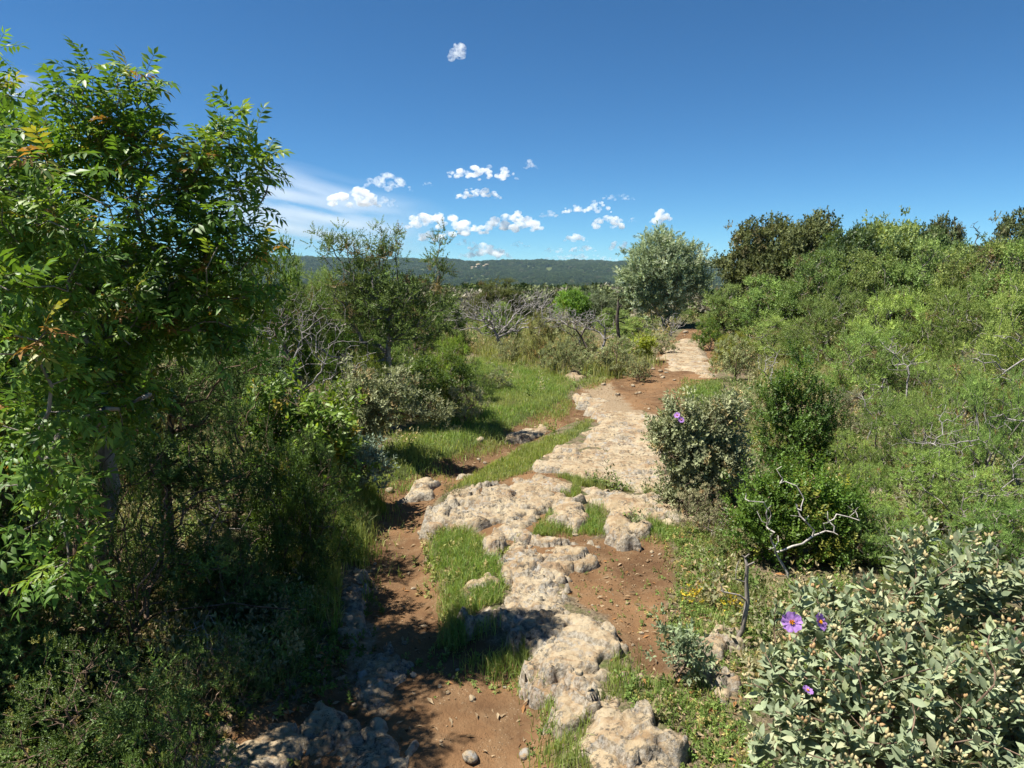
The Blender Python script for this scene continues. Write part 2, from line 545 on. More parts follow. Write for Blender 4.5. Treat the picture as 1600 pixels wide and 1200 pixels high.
LEDGE = 'limestone of the ledge beside the trail'
rock('limestone_bedrock', 'worn bedrock under the chain of boulders along the trail', [(775, 872), (800, 842), (850, 832), (900, 838), (930, 846), (900, 878), (885, 905), (905, 945), (950, 965), (962, 1010), (955, 1060), (935, 1110), (890, 1140), (868, 1120), (850, 1060), (822, 1010), (790, 965), (785, 920)], 0.03, 0.10, 40, 0.02, 1.5, group=LEDGE)
rock('limestone_bedrock', 'worn bedrock between the dappled outcrop and the broad slab', [(690, 805), (740, 755), (815, 738), (850, 735), (880, 770), (860, 800), (830, 840), (780, 845), (740, 835)], 0.02, 0.14, 41, 0.02, 1.5, group=LEDGE)
rock('limestone_slab', 'broad flat limestone slab beside the pale-leaved shrub, upper end of the ledge', [(846, 728), (838, 712), (872, 694), (905, 672), (925, 656), (930, 644), (960, 640), (1035, 650), (1056, 675), (1050, 720), (1075, 760), (1010, 758), (940, 748), (890, 742)], 0.075, 0.10, 1, group=LEDGE)
rock('limestone_slab', 'cracked lower limestone slab stepping down to the brown soil patch', [(895, 748), (940, 756), (1010, 765), (1078, 770), (1085, 800), (1060, 812), (1010, 800), (960, 790), (915, 775)], 0.05, 0.08, 2, group=LEDGE)
rock('limestone_slab', 'pitted grey limestone edge above the narrow grass strip', [(822, 752), (832, 728), (860, 735), (900, 745), (895, 765), (850, 762)], 0.09, 0.07, 3, group=LEDGE)
rock('limestone_boulder', 'rounded limestone boulder with grass at its foot below the broad slab', [(856, 785), (868, 772), (900, 775), (918, 790), (920, 812), (900, 820), (868, 806)], 0.12, 0.12, 4, group=LEDGE)
rock('limestone_boulder', 'dark-edged limestone boulder at the head of the brown soil patch', [(940, 812), (950, 795), (985, 798), (1004, 815), (998, 836), (965, 838), (945, 828)], 0.11, 0.11, 5, group=LEDGE)
rock('limestone_outcrop', 'large dappled grey outcrop standing over the shaded trail', [(668, 812), (680, 785), (700, 772), (740, 762), (800, 752), (818, 775), (815, 800), (780, 812), (740, 818), (700, 822)], 0.13, 0.14, 6, rough=1.4, group=LEDGE)
rock('limestone_boulder', 'small white-topped boulder behind the tall grass clump', [(748, 850), (752, 828), (775, 824), (788, 835), (785, 856), (765, 862)], 0.12, 0.09, 7, group=LEDGE)
rock('limestone_boulder', 'lumpy limestone boulder between grass clump and wedge slab', [(778, 868), (790, 845), (820, 838), (845, 852), (848, 880), (815, 888), (790, 884)], 0.10, 0.10, 8, group=LEDGE)
rock('limestone_slab', 'wedge of smooth limestone pointing into the brown soil', [(820, 868), (850, 850), (890, 842), (928, 848), (920, 862), (890, 876), (870, 890), (835, 892)], 0.085, 0.07, 9, group=LEDGE)
rock('limestone_slab', 'pitted limestone block with a dark hollow below the wedge', [(798, 905), (812, 885), (850, 888), (880, 905), (888, 932), (860, 945), (820, 940), (795, 930)], 0.10, 0.08, 10, rough=1.4, group=LEDGE)
rock('limestone_slab', 'knobbly limestone block at the waist of the ledge', [(788, 955), (792, 938), (830, 940), (868, 948), (890, 965), (880, 985), (850, 992), (822, 995), (805, 978)], 0.10, 0.07, 11, rough=1.5, group=LEDGE)
rock('limestone_boulder', 'big smooth cream limestone boulder with a white stone on it', [(828, 1020), (835, 992), (865, 975), (915, 968), (948, 985), (955, 1015), (945, 1045), (900, 1052), (860, 1046), (838, 1038)], 0.12, 0.10, 12, rough=0.8, group=LEDGE)
rock('limestone_boulder', 'narrow tongue of limestone tapering down from the cream boulder', [(872, 1055), (900, 1045), (945, 1048), (948, 1075), (925, 1100), (905, 1130), (880, 1132), (862, 1112), (870, 1085)], 0.11, 0.08, 13, group=LEDGE)
rock('limestone_slab', 'grooved limestone slab cut by the bottom edge of the picture', [(912, 1125), (925, 1092), (970, 1088), (1010, 1105), (1050, 1150), (1075, 1210), (1080, 1290), (930, 1290), (915, 1190), (905, 1150)], 0.12, 0.10, 14, rough=1.1, group=LEDGE)
rock('limestone_slab', 'shaded white flagstone under the bushes at the bottom of the trail', [(270, 1210), (330, 1170), (420, 1118), (500, 1095), (548, 1085), (560, 1120), (530, 1160), (440, 1185), (420, 1230), (270, 1250)], 0.03, 0.12, 15, -0.05, .6, group='flagstones of the shaded trail')
rock('limestone_slab', 'sun-dappled flagstone in the trail beside the white one', [(540, 1130), (600, 1120), (640, 1150), (632, 1185), (590, 1212), (520, 1210), (500, 1180)], 0.025, 0.10, 16, -0.05, .6, group='flagstones of the shaded trail')
rock('limestone_slab', 'worn pale rock hump on the shaded edge of the trail', [(532, 905), (552, 876), (572, 890), (570, 940), (560, 985), (535, 1000), (525, 950)], 0.07, 0.08, 17, -0.05, 1.2, group='flagstones of the shaded trail')
rock('limestone_slab', 'low dusty rock hump in mid trail under the dappled shade', [(560, 1020), (600, 1000), (640, 1040), (640, 1085), (590, 1100), (555, 1075)], 0.035, 0.09, 18, -0.08, 1.0, group='flagstones of the shaded trail')
rock('flat_stone', 'flat pale stone beside the red trail where the verge ends', [(795, 662), (802, 650), (850, 650), (858, 662), (845, 672), (805, 673)], 0.09, 0.08, 19, group='stones set in the trail')
rock('flat_stone', 'narrow tan stone set along the grass strip', [(710, 738), (735, 722), (742, 726), (720, 742)], 0.07, 0.05, 20, -0.02, group='stones set in the trail')
rock('flat_stone', 'row of tan stone crossing the trail at its bend', [(622, 770), (650, 758), (690, 752), (695, 762), (660, 775), (630, 780)], 0.06, 0.06, 21, -0.08, group='stones set in the trail')
rock('flat_stone', 'pale broken stone at the edge of the verge grass', [(640, 748), (665, 740), (680, 748), (660, 756)], 0.07, 0.05, 22, -0.06, group='stones set in the trail')
rock('limestone_slab', 'long pale rock streak leading into the far trail', [(895, 612), (905, 604), (935, 612), (975, 628), (1000, 640), (960, 638), (925, 632)], 0.05, 0.14, 23, res=1.0, rough=.6)
rock('limestone_slab', 'wide smooth slab paving the far trail below the grey-green tree', [(1030, 562), (1035, 545), (1062, 530), (1098, 532), (1108, 560), (1120, 592), (1085, 586), (1052, 578)], 0.08, 0.25, 24, rough=.7)
rock('small_rock', 'dark lichened rock on the turf in front of the round shrubs', [(885, 588), (890, 577), (908, 577), (912, 588), (900, 593)], 0.14, 0.12, 25)
rock('grey_rock', 'grey lichened rock at the foot of the bare dead stem', [(1098, 1000), (1110, 982), (1150, 975), (1165, 995), (1140, 1008), (1110, 1012)], 0.09, 0.07, 26, group='grey rocks beside the dead stem')
rock('grey_rock', 'small grey rock below the dead stem, half covered by weeds', [(1090, 1040), (1105, 1025), (1125, 1035), (1118, 1055), (1098, 1058)], 0.07, 0.06, 27, group='grey rocks beside the dead stem')
rock('grey_rock', 'pale grey rock beside the sage-leaved shrub, below the dead stem', [(1120, 1060), (1140, 1042), (1165, 1055), (1158, 1078), (1130, 1080)], 0.07, 0.06, 28, group='grey rocks beside the dead stem')
rock('grey_rock', 'white rock showing between the junipers and the upright dark shrub', [(1340, 815), (1352, 780), (1385, 775), (1400, 800), (1375, 830)], 0.25, 0.14, 29)
rock('half_buried_stone', 'mossy stone poking out of the tall grass clump', [(715, 905), (725, 893), (755, 892), (765, 905), (745, 915)], 0.10, 0.07, 30)
rock('half_buried_stone', 'dark overhung stone low in the tall grass clump', [(722, 950), (740, 935), (790, 925), (800, 940), (770, 955), (735, 962)], 0.09, 0.06, 31)


# ------------------------------------------------------------------ leaf and shoot templates: (V, F, C), leaf along +y, upper side +z
def t_leaf(L, W, fold=0.18, curl=0.25, tip=0.8):
    ts = [0, 0.32, 0.68, 1.0]
    zc = [-curl * L * t * t for t in ts]
    w1, w2 = W / 2, W / 2 * tip
    V = np.array([[0, 0, 0], [-w1, .32 * L, zc[1] + fold * w1], [0, .32 * L, zc[1]], [w1, .32 * L, zc[1] + fold * w1],
                  [-w2, .68 * L, zc[2] + fold * w2], [0, .68 * L, zc[2]], [w2, .68 * L, zc[2] + fold * w2], [0, L, zc[3]]])
    F = np.array([[0, 2, 1], [0, 3, 2], [1, 2, 5], [1, 5, 4], [2, 3, 6], [2, 6, 5], [4, 5, 7], [5, 6, 7]])
    return V, F, np.ones((8, 3))


def t_small(L, W, fold=0.25, curl=0.2):
    V = np.array([[0, 0, 0], [-W / 2, .5 * L, fold * W / 2 - curl * L * .25], [W / 2, .5 * L, fold * W / 2 - curl * L * .25], [0, L, -curl * L]])
    return V, np.array([[0, 2, 3], [0, 3, 1]]), np.ones((4, 3))


def t_mid(L, W, fold=0.25, curl=0.2):
    V = np.array([[0, 0, 0], [-W / 2, .48 * L, fold * W / 2 - curl * L * .25], [0, .48 * L, -curl * L * .25], [W / 2, .48 * L, fold * W / 2 - curl * L * .25], [0, L, -curl * L]])
    return V, np.array([[0, 2, 1], [0, 3, 2], [1, 2, 4], [2, 3, 4]]), np.ones((5, 3))


def t_needle(L, W):
    return np.array([[-W / 2, 0, 0], [W / 2, 0, 0], [0, L, 0]]), np.array([[0, 1, 2]]), np.ones((3, 3))


AX = np.array([0.0, 1.0, 0.0])


def along(T, t, ang, az, sc, rng, jit=0.15, length=1.0):
    """copies of T around the +y axis at heights t*length, leaning ang from the axis, at azimuth az"""
    d = np.stack([np.sin(ang) * np.cos(az), np.cos(ang), np.sin(ang) * np.sin(az)], -1) + rng.normal(0, jit, (len(t), 3))
    Mx = frames(d, np.broadcast_to(AX, d.shape).copy(), rng.normal(0, 0.3, len(t))) * sc[:, None, None]
    pos = np.zeros((len(t), 3))
    pos[:, 1] = t * length
    br = rng.uniform(0.85, 1.15, (len(t), 1)) * np.ones(3)
    return inst(T, Mx, pos, br)


def shoot(T, n, length, rng, ang=(1.2, 0.5), pairs=True, sc=(0.9, 0.7), jit=0.15, whorl=2):
    k = n // whorl
    t = np.repeat(np.linspace(0.05, 1.0, k), whorl)
    az = np.repeat(np.arange(k) * (math.pi / whorl if pairs else 2.4), whorl) + np.tile(np.arange(whorl) * 2 * math.pi / whorl, k)
    a = ang[0] + (ang[1] - ang[0]) * t
    s = (sc[0] + (sc[1] - sc[0]) * t) * rng.uniform(0.8, 1.15, len(t))
    return along(T, t, a, az + rng.normal(0, 0.25, len(t)), s, rng, jit, length)


def bundle(parts_fn, m, spread, rng, off=0.0):
    """m shoots leaving one point within a cone round +y"""
    ps = []
    for i in range(m):
        a = rng.uniform(0, 2 * math.pi)
        th = spread * math.sqrt(rng.uniform(0.02, 1))
        d = np.array([[math.sin(th) * math.cos(a), math.cos(th), math.sin(th) * math.sin(a)]])
        Mx = frames(d, rng.normal(size=(1, 3)), np.zeros(1)) * rng.uniform(0.75, 1.15)
        T = parts_fn(rng)
        ps.append(inst(T, Mx, d * off * rng.uniform(0.2, 1), np.ones((1, 3)) * rng.uniform(0.85, 1.15)))
        ps[-1] = (ps[-1][0], ps[-1][1], T[2] * rng.uniform(0.85, 1.15))
    return cat(ps)


def variants(fn, k, seed):
    return [fn(np.random.default_rng(seed + i)) for i in range(k)]


def jun(L, W, whorls, length, m, spread=0.9):
    nd = t_needle(L, W)
    return lambda r: bundle(lambda q: shoot(nd, whorls * 3, length, q, (1.05, 0.5), True, (1, .75), .2, 3), m, spread, r, length * 0.5)


TM = {
    'juniper_near': variants(jun(0.020, 0.0068, 6, 0.06, 4, 1.0), 5, 100),
    'juniper_mid': variants(jun(0.022, 0.0105, 5, 0.075, 5, 1.05), 5, 110),
    'juniper_far': variants(jun(0.034, 0.022, 3, 0.085, 5, 1.1), 5, 120),
    'terebinth_young': variants(lambda r: shoot(t_leaf(.055, .021, .2, .3), 12, .12, r, (1.25, .5), False, (1, .8), .2, 2), 4, 130),
    'cistus_mid': variants(lambda r: bundle(lambda q: shoot(t_mid(.036, .017, .25, .1), 8, .05, q, (1.25, .35), True, (1, .75), .12), 3, 0.7, r, .05), 5, 140),
    'cistus_far': variants(lambda r: bundle(lambda q: shoot(t_small(.045, .024), 8, .06, q, (1.25, .35), True, (1, .75), .15), 3, 0.8, r, .05), 4, 150),
    'kermes': variants(lambda r: bundle(lambda q: shoot(t_mid(.023, .0125, .3, .15), 10, .07, q, (1.1, .5), False, (1, .8), .2), 3, 0.6, r, .04), 4, 160),
    'broad_mid': variants(lambda r: bundle(lambda q: shoot(t_small(.042, .021), 10, .09, q, (1.2, .5), False, (1, .8), .25), 3, 0.9, r, .05), 4, 170),
    'broad_far': variants(lambda r: bundle(lambda q: shoot(t_small(.055, .032), 10, .10, q, (1.2, .5), False, (1, .8), .3), 4, 1.1, r, .07), 4, 180),
    'olive_far': variants(lambda r: bundle(lambda q: shoot(t_small(.085, .025, .2, .1), 12, .16, q, (.9, .4), False, (1, .8), .25), 3, 1.0, r, .07), 4, 190),
}


def pinnate(rng, red=0.0):
    """one compound leaf: a thin drooping stalk with four pairs of leaflets and one at the end"""
    lt = t_mid(.060, .0205, .25, .3)
    n = 4
    ps = []
    yy = np.linspace(0.045, 0.125, n)
    for i, y in enumerate(yy):
        for s in (-1, 1):
            a = 1.05 + rng.normal(0, .12)
            d = np.array([[s * math.sin(a), math.cos(a), -0.15 + rng.normal(0, .12)]])
            Mx = frames(d, np.array([[0, 0, 1.0]]), rng.normal(0, .25, 1)) * rng.uniform(.8, 1.1)
            ps.append(inst(lt, Mx, np.array([[0, y, -1.6 * y * y]]), np.ones((1, 3)) * rng.uniform(.85, 1.15)))
    Mx = frames(np.array([[0, 1, -.45]]), np.array([[0, 0, 1.0]]))
    ps.append(inst(lt, Mx, np.array([[0, .13, -1.6 * .0169]]), np.ones((1, 3))))
    t = np.linspace(0, .13, 4)
    V = []
    for q in t:
        for a in (0, 2.1, 4.2):
            V.append([.0013 * math.cos(a), q, -1.6 * q * q + .0013 * math.sin(a)])
    F = []
    for i in range(3):
        for j in range(3):
            b, c = i * 3 + j, i * 3 + (j + 1) % 3
            F += [[b, c, c + 3], [b, c + 3, b + 3]]
    ps.append((np.array(V), np.array(F), np.tile([[1.4, .9, .7]], (12, 1))))
    return cat(ps)


PINNATE = variants(pinnate, 6, 200)


# ------------------------------------------------------------------ growing a plant
def grow(base, tips, rng, step=0.1, alpha=0.35, wob=0.25, trunk=None):
    n_max = 40000
    pos = np.zeros((n_max, 3)); par = np.full(n_max, -1); pl = np.zeros(n_max)
    pos[0] = base
    n = 1
    for p in (trunk or []):
        pos[n] = p; par[n] = n - 1; pl[n] = pl[n - 1] + np.linalg.norm(pos[n] - pos[n - 1]); n += 1
    order = np.argsort(np.linalg.norm(tips - pos[n - 1], axis=1))
    for ti in order:
        t = tips[ti]
        d = np.linalg.norm(pos[:n] - t, axis=1)
        j = int(np.argmin(d + alpha * pl[:n] + 0.6 * np.maximum(0, pos[:n, 2] - t[2])))
        L = d[j]
        k = max(1, int(math.ceil(L / step)))
        d0 = pos[j] - pos[par[j]] if par[j] >= 0 else np.array([0, 0, 1.0])
        d0 = d0 / max(np.linalg.norm(d0), 1e-6)
        ctl = pos[j] + (d0 * 0.45 + (t - pos[j]) / max(L, 1e-6) * 0.2) * L * 0.6
        last = j
        if n + k >= n_max:
            break
        for i in range(1, k + 1):
            s = i / k
            q = (1 - s) ** 2 * pos[j] + 2 * s * (1 - s) * ctl + s * s * t
            if i < k:
                q = q + rng.normal(0, wob * step * 0.5, 3)
            pos[n] = q; par[n] = last; pl[n] = pl[last] + np.linalg.norm(q - pos[last]); last = n; n += 1
    pos, par = pos[:n], par[:n]
    cnt = np.ones(n)
    has = np.zeros(n, bool)
    has[par[1:]] = True
    cnt[has] = 0
    for i in range(n - 1, 0, -1):
        cnt[par[i]] += cnt[i]
    main = np.full(n, -1)
    best = np.zeros(n)
    for i in range(1, n):
        if cnt[i] > best[par[i]]:
            best[par[i]] = cnt[i]; main[par[i]] = i
    chain = np.zeros(n, int)
    nc = 1
    for i in range(1, n):
        if main[par[i]] == i:
            chain[i] = chain[par[i]]
        else:
            chain[i] = nc; nc += 1
    return dict(pos=pos, par=par, cnt=cnt, main=main, chain=chain, tip=~has)


def tubes(S, r, sel, k):
    """frustums for the edges in sel"""
    pos, par, main = S['pos'], S['par'], S['main']
    e = np.where(sel & (par >= 0))[0]
    if not len(e):
        return None
    p = par[e]
    nd = np.zeros_like(pos)
    nd[1:] = nrm(pos[1:] - pos[par[1:]])
    mc = np.where(main >= 0, main, 0)
    nx = np.where((main >= 0)[:, None], nrm(pos[mc] - pos), nd)
    dirn = nrm(nd + nx)
    ism = main[p] == e
    dA = np.where(ism[:, None], dirn[p], nd[e])
    rA = np.where(ism, r[p], np.minimum(r[p], r[e] * 1.2))
    rB = r[e]
    hint = np.array([0.31, 0.77, 0.12])

    def ring(c, d, rad):
        x = nrm(np.cross(d, hint)); y = np.cross(d, x)
        a = np.arange(k) * 2 * math.pi / k
        return c[:, None] + rad[:, None, None] * (np.cos(a)[None, :, None] * x[:, None] + np.sin(a)[None, :, None] * y[:, None])
    V = np.concatenate([ring(pos[p], dA, rA), ring(pos[e], dirn[e], rB)], 1)
    m = len(e)
    b = (np.arange(m) * 2 * k)[:, None]
    i = np.arange(k)[None]
    j = (np.arange(k) + 1)[None] % k
    F = np.stack([b + i, b + j, b + k + j, b + k + i], -1).reshape(-1, 4)
    return V.reshape(-1, 3), F


def wood(root, S, o, mat, rtip=0.0025, pw=0.5, rmax=0.2, nbranch=6, rough=None, trunk_name='trunk', twigs=True):
    r = np.minimum(rtip * S['cnt'] ** pw, rmax)
    ch = S['chain']
    nch = ch.max() + 1
    size = np.zeros(nch)
    np.maximum.at(size, ch, S['cnt'])
    order = [c for c in np.argsort(-size) if c != 0]
    big = [c for c in order[:nbranch] if size[c] >= 3]
    for nm, c in [(trunk_name, 0)] + [('branch', c) for c in big]:
        tb = tubes(S, r, ch == c, 6)
        if tb:
            obj(nm, mesh(nm, tb[0] - o, tb[1], mat, None, True), root)
    if twigs:
        rest = ~np.isin(ch, [0] + big)
        parts, n = [], 0
        V, F = [], []
        for sel, k in ((rest & (r > 0.006), 5), (rest & (r <= 0.006), 3)):
            tb = tubes(S, r, sel, k)
            if tb:
                V.append(tb[0]); F.append(tb[1] + n); n += len(tb[0])
        if V:
            obj('twigs', mesh('twigs', np.concatenate(V) - o, np.concatenate(F), mat, None, True), root, kind='stuff')
    return r


def blob_tips(blobs, Y, n, rng, shell=0.45):
    """tips spread through ellipsoids given as (px, py, rx, ry[, dY[, depth radius m]]); returns tips and their ellipsoid centres"""
    cs, rs, ws = [], [], []
    for b in blobs:
        dY = b[4] if len(b) > 4 else 0.0
        c = P(b[0], b[1], Y + dY)
        k = (Y + dY) / FPX
        rx, rz = b[2] * k, b[3] * k
        ry = b[5] if len(b) > 5 else (rx + rz) / 2
        cs.append(c); rs.append((rx, ry, rz)); ws.append((rx * ry * rz) ** (2 / 3))
    ws = np.array(ws) / sum(ws)
    T, Cn = [], []
    for c, r, w in zip(cs, rs, ws):
        m = max(3, int(round(n * w)))
        d = nrm(rng.normal(size=(m, 3)))
        q = rng.uniform(0, 1, (m, 1)) ** shell
        q = q * (1 + 0.16 * pn(d[:, 0] * 2.5 + c[0] * 3, d[:, 1] * 2.5, d[:, 2] * 2.5 + c[2] * 5))[:, None]
        T.append(c + d * q * np.array(r)); Cn.append(np.tile(c - np.array([0, 0, r[2] * .4]), (m, 1)))
    return np.concatenate(T), np.concatenate(Cn)


def tint(n, rng, c1, c2, c3=None, p3=0.0, br=0.18):
    f = rng.uniform(0, 1, (n, 1))
    c = np.array(c1) * (1 - f) + np.array(c2) * f
    if c3 is not None:
        m = rng.uniform(0, 1, n) < p3
        c[m] = np.array(c3)
    return c * rng.normal(1, br, (n, 1)).clip(0.55, 1.5)


SPEC = {   # shoot templates, shoots per tip, scatter, lean (tip, outward, up), colours, leaf material, bark
    'juniper_near': dict(tm='juniper_near', k=4, jit=.045, w=(.4, .5, .55), c=((.14, .215, .06), (.24, .315, .088), (.19, .12, .05), .03), mat='needle', bark='bark_grey'),
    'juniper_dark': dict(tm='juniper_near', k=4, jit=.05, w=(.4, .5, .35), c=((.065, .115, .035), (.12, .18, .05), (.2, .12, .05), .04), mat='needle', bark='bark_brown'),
    'juniper_mid': dict(tm='juniper_mid', k=4, jit=.045, w=(.3, .5, .6), c=((.14, .21, .06), (.24, .31, .086), (.17, .13, .06), .05), mat='needle', bark='bark_grey'),
    'juniper_far': dict(tm='juniper_far', k=4, jit=.05, w=(.3, .5, .6), c=((.135, .20, .062), (.225, .285, .088), (.17, .14, .07), .05), mat='needle', bark='bark_grey'),
    'terebinth_young': dict(tm='terebinth_young', k=3, jit=.05, w=(.4, .5, .6), c=((.075, .14, .025), (.15, .22, .03), (.25, .2, .03), .05), mat='glossy_leaf', bark='bark_brown'),
    'cistus_mid': dict(tm='cistus_mid', k=3, jit=.04, w=(.3, .6, .7), c=((.19, .215, .115), (.29, .30, .18), (.32, .25, .13), .07), mat='felt_leaf', bark='bark_brown'),
    'cistus_far': dict(tm='cistus_far', k=3, jit=.05, w=(.3, .6, .7), c=((.20, .225, .115), (.31, .325, .175), (.34, .27, .14), .08), mat='felt_leaf', bark='bark_brown'),
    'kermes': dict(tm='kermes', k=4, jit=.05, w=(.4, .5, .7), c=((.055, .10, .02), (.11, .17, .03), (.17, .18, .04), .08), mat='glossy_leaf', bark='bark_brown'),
    'broad_mid': dict(tm='broad_mid', k=4, jit=.06, w=(.4, .5, .5), c=((.06, .115, .022), (.11, .18, .03), (.16, .17, .04), .05), mat='glossy_leaf', bark='bark_dark'),
    'broad_far': dict(tm='broad_far', k=4, jit=.09, w=(.4, .6, .5), c=((.065, .115, .028), (.11, .165, .035), (.15, .15, .04), .05), mat='glossy_leaf', bark='bark_dark'),
    'oak_far': dict(tm='broad_far', k=4, jit=.08, w=(.3, .6, .5), c=((.075, .09, .035), (.125, .135, .055), (.16, .14, .07), .08), mat='matt_leaf', bark='bark_dark'),
    'olive_far': dict(tm='olive_far', k=4, jit=.08, w=(.4, .6, .5), c=((.20, .255, .15), (.31, .37, .24), (.37, .41, .30), .1), mat='matt_leaf', bark='bark_grey'),
}


def foliage(tips, cen, tdir, sp, rng, o, scale=1.0, k=None):
    k = k or sp['k']
    T = np.repeat(tips, k, 0); Cn = np.repeat(cen, k, 0); D = np.repeat(tdir, k, 0)
    n = len(T)
    pos = T + rng.normal(0, sp['jit'] * scale, (n, 3)) - D * rng.uniform(0, .1, (n, 1)) * scale
    a, b, c = sp['w']
    d = a * D + b * nrm(pos - Cn) + c * np.array([0, 0, 1.0]) + rng.normal(0, .3, (n, 3))
    Mx = frames(d, rng.normal(size=(n, 3)), np.zeros(n)) * (rng.uniform(.75, 1.2, n) * scale)[:, None, None]
    c1, c2, c3, p3 = sp['c']
    cl = np.repeat(tint(len(tips), rng, c1, c2, c3, p3, .14), k, 0) * rng.normal(1, .1, (n, 1)).clip(.7, 1.3)
    tm = TM[sp['tm']]
    which = rng.integers(0, len(tm), n)
    ps = []
    for v in range(len(tm)):
        m = which == v
        if m.any():
            ps.append(inst(tm[v], Mx[m], pos[m] - o, cl[m]))
    V, F, C = cat(ps)
    return V, F, C


TRI = {}


NVAR = {'juniper_near': (2, 380, 4), 'juniper_dark': (2, 190, 5), 'juniper_mid': (2, 260, 4), 'juniper_far': (2, 300, 4), 'cistus_mid': (2, 150, 3), 'cistus_far': (2, 170, 3), 'kermes': (2, 180, 3),
        'broad_mid': (2, 230, 4), 'broad_far': (1, 300, 4), 'oak_far': (1, 290, 4), 'olive_far': (2, 150, 3), 'terebinth_young': (2, 150, 3)}
VCACHE = {}


def bush_variant(species, v):
    """a lumpy bush 2 m wide and 1.6 m high: its parts as meshes to be shared by its copies"""
    if (species, v) in VCACHE:
        return VCACHE[(species, v)]
    sp = SPEC[species]
    rng = np.random.default_rng(900 + 31 * v + sum(map(ord, species)))
    _, n, k = NVAR[species]
    T, Cn = [], []
    lobes = 34
    for i in range(lobes):
        f = (i + .5) / lobes
        a = i * 2.39996 + rng.normal(0, .2)
        el = math.asin(1 - .98 * f) + rng.normal(0, .08)
        q = rng.uniform(.72, 1.0) if i % 4 else rng.uniform(.35, .6)
        wide = .84 * (1 + .18 * math.sin(2 * a + v) + .12 * math.sin(3 * a + 2 * v))
        c = np.array([math.cos(a) * math.cos(el) * wide * q, math.sin(a) * math.cos(el) * wide * q, .22 + 1.12 * math.sin(el) * q])
        r = np.array([.165, .165, .115]) * rng.uniform(.75, 1.35)
        m = max(3, n // lobes)
        d = nrm(rng.normal(size=(m, 3)))
        d[:, 2] = np.abs(d[:, 2]) * np.where(rng.uniform(0, 1, m) < .8, 1, -1)
        T.append(c + d * (rng.uniform(0, 1, (m, 1)) ** .45) * r)
        Cn.append(np.tile(c - np.array([0, 0, .12]), (m, 1)))
    tips, cen = np.concatenate(T), np.concatenate(Cn)
    ok = tips[:, 2] > .03
    tips, cen = tips[ok], cen[ok]
    z0 = np.zeros(3)
    extra = nrm(rng.normal(size=(90, 3))) * np.array([.8, .8, .6]) * rng.uniform(.3, 1, (90, 1)) + np.array([0, 0, .7])
    S = grow(z0, np.concatenate([tips, extra]), rng, .12)
    r = np.minimum(.0035 * S['cnt'] ** .48, .2)
    parts = []
    for nm, sel, kk in (('trunk', S['chain'] == 0, 6), ('twigs', S['chain'] != 0, 3)):
        tb = tubes(S, r, sel, kk)
        parts.append((nm, mesh(nm, tb[0], tb[1], M[sp['bark']], None, True), 'stuff' if nm == 'twigs' else None))
    e = np.where(S['tip'])[0]
    dd = np.linalg.norm(S['pos'][e][None] - tips[:, None], axis=2).argmin(1)
    td = nrm(S['pos'][e][dd] - S['pos'][S['par'][e][dd]])
    V, F, C = foliage(tips, cen, td, sp, rng, z0, 1.0, k)
    parts.append(('foliage', mesh('foliage', V, F, M[sp['mat']], C), 'stuff'))
    VCACHE[(species, v)] = parts
    return parts


_vcount = {}


def put(name, label, cat_, Y, px, top, width_px, species, seed, group=None, colour=None, hscale=1.0, depth=1.0):
    rng = np.random.default_rng(seed)
    bx = P(px, 500, Y)[0]
    o = np.array([bx, Y, Hs(bx, Y) - .04])
    w = width_px * Y / FPX / 2
    h = (P(px, top, Y)[2] - o[2]) / 1.5 * hscale
    root = obj(name, None, None, o, None, label, cat_, group)
    root.rotation_euler = (0, 0, rng.uniform(0, 6.28) if abs(depth - 1) < .01 else 0)
    root.scale = (w, w * depth, h)
    _vcount[species] = _vcount.get(species, -1) + 1
    c = SPEC[species]['c']
    tn = np.ones(3)
    if colour:
        tn = (np.array(colour[0]) + np.array(colour[1])) / (np.array(c[0]) + np.array(c[1]))
    tn = tn * rng.normal(1, .13) * np.array([1 + rng.normal(0, .05), 1, 1 + rng.normal(0, .05)])
    for nm, me, kd in bush_variant(species, _vcount[species] % NVAR[species][0]):
        q = obj(nm, me, root, kind=kd)
        q.color = (*[float(t) for t in tn], 1)
    return root


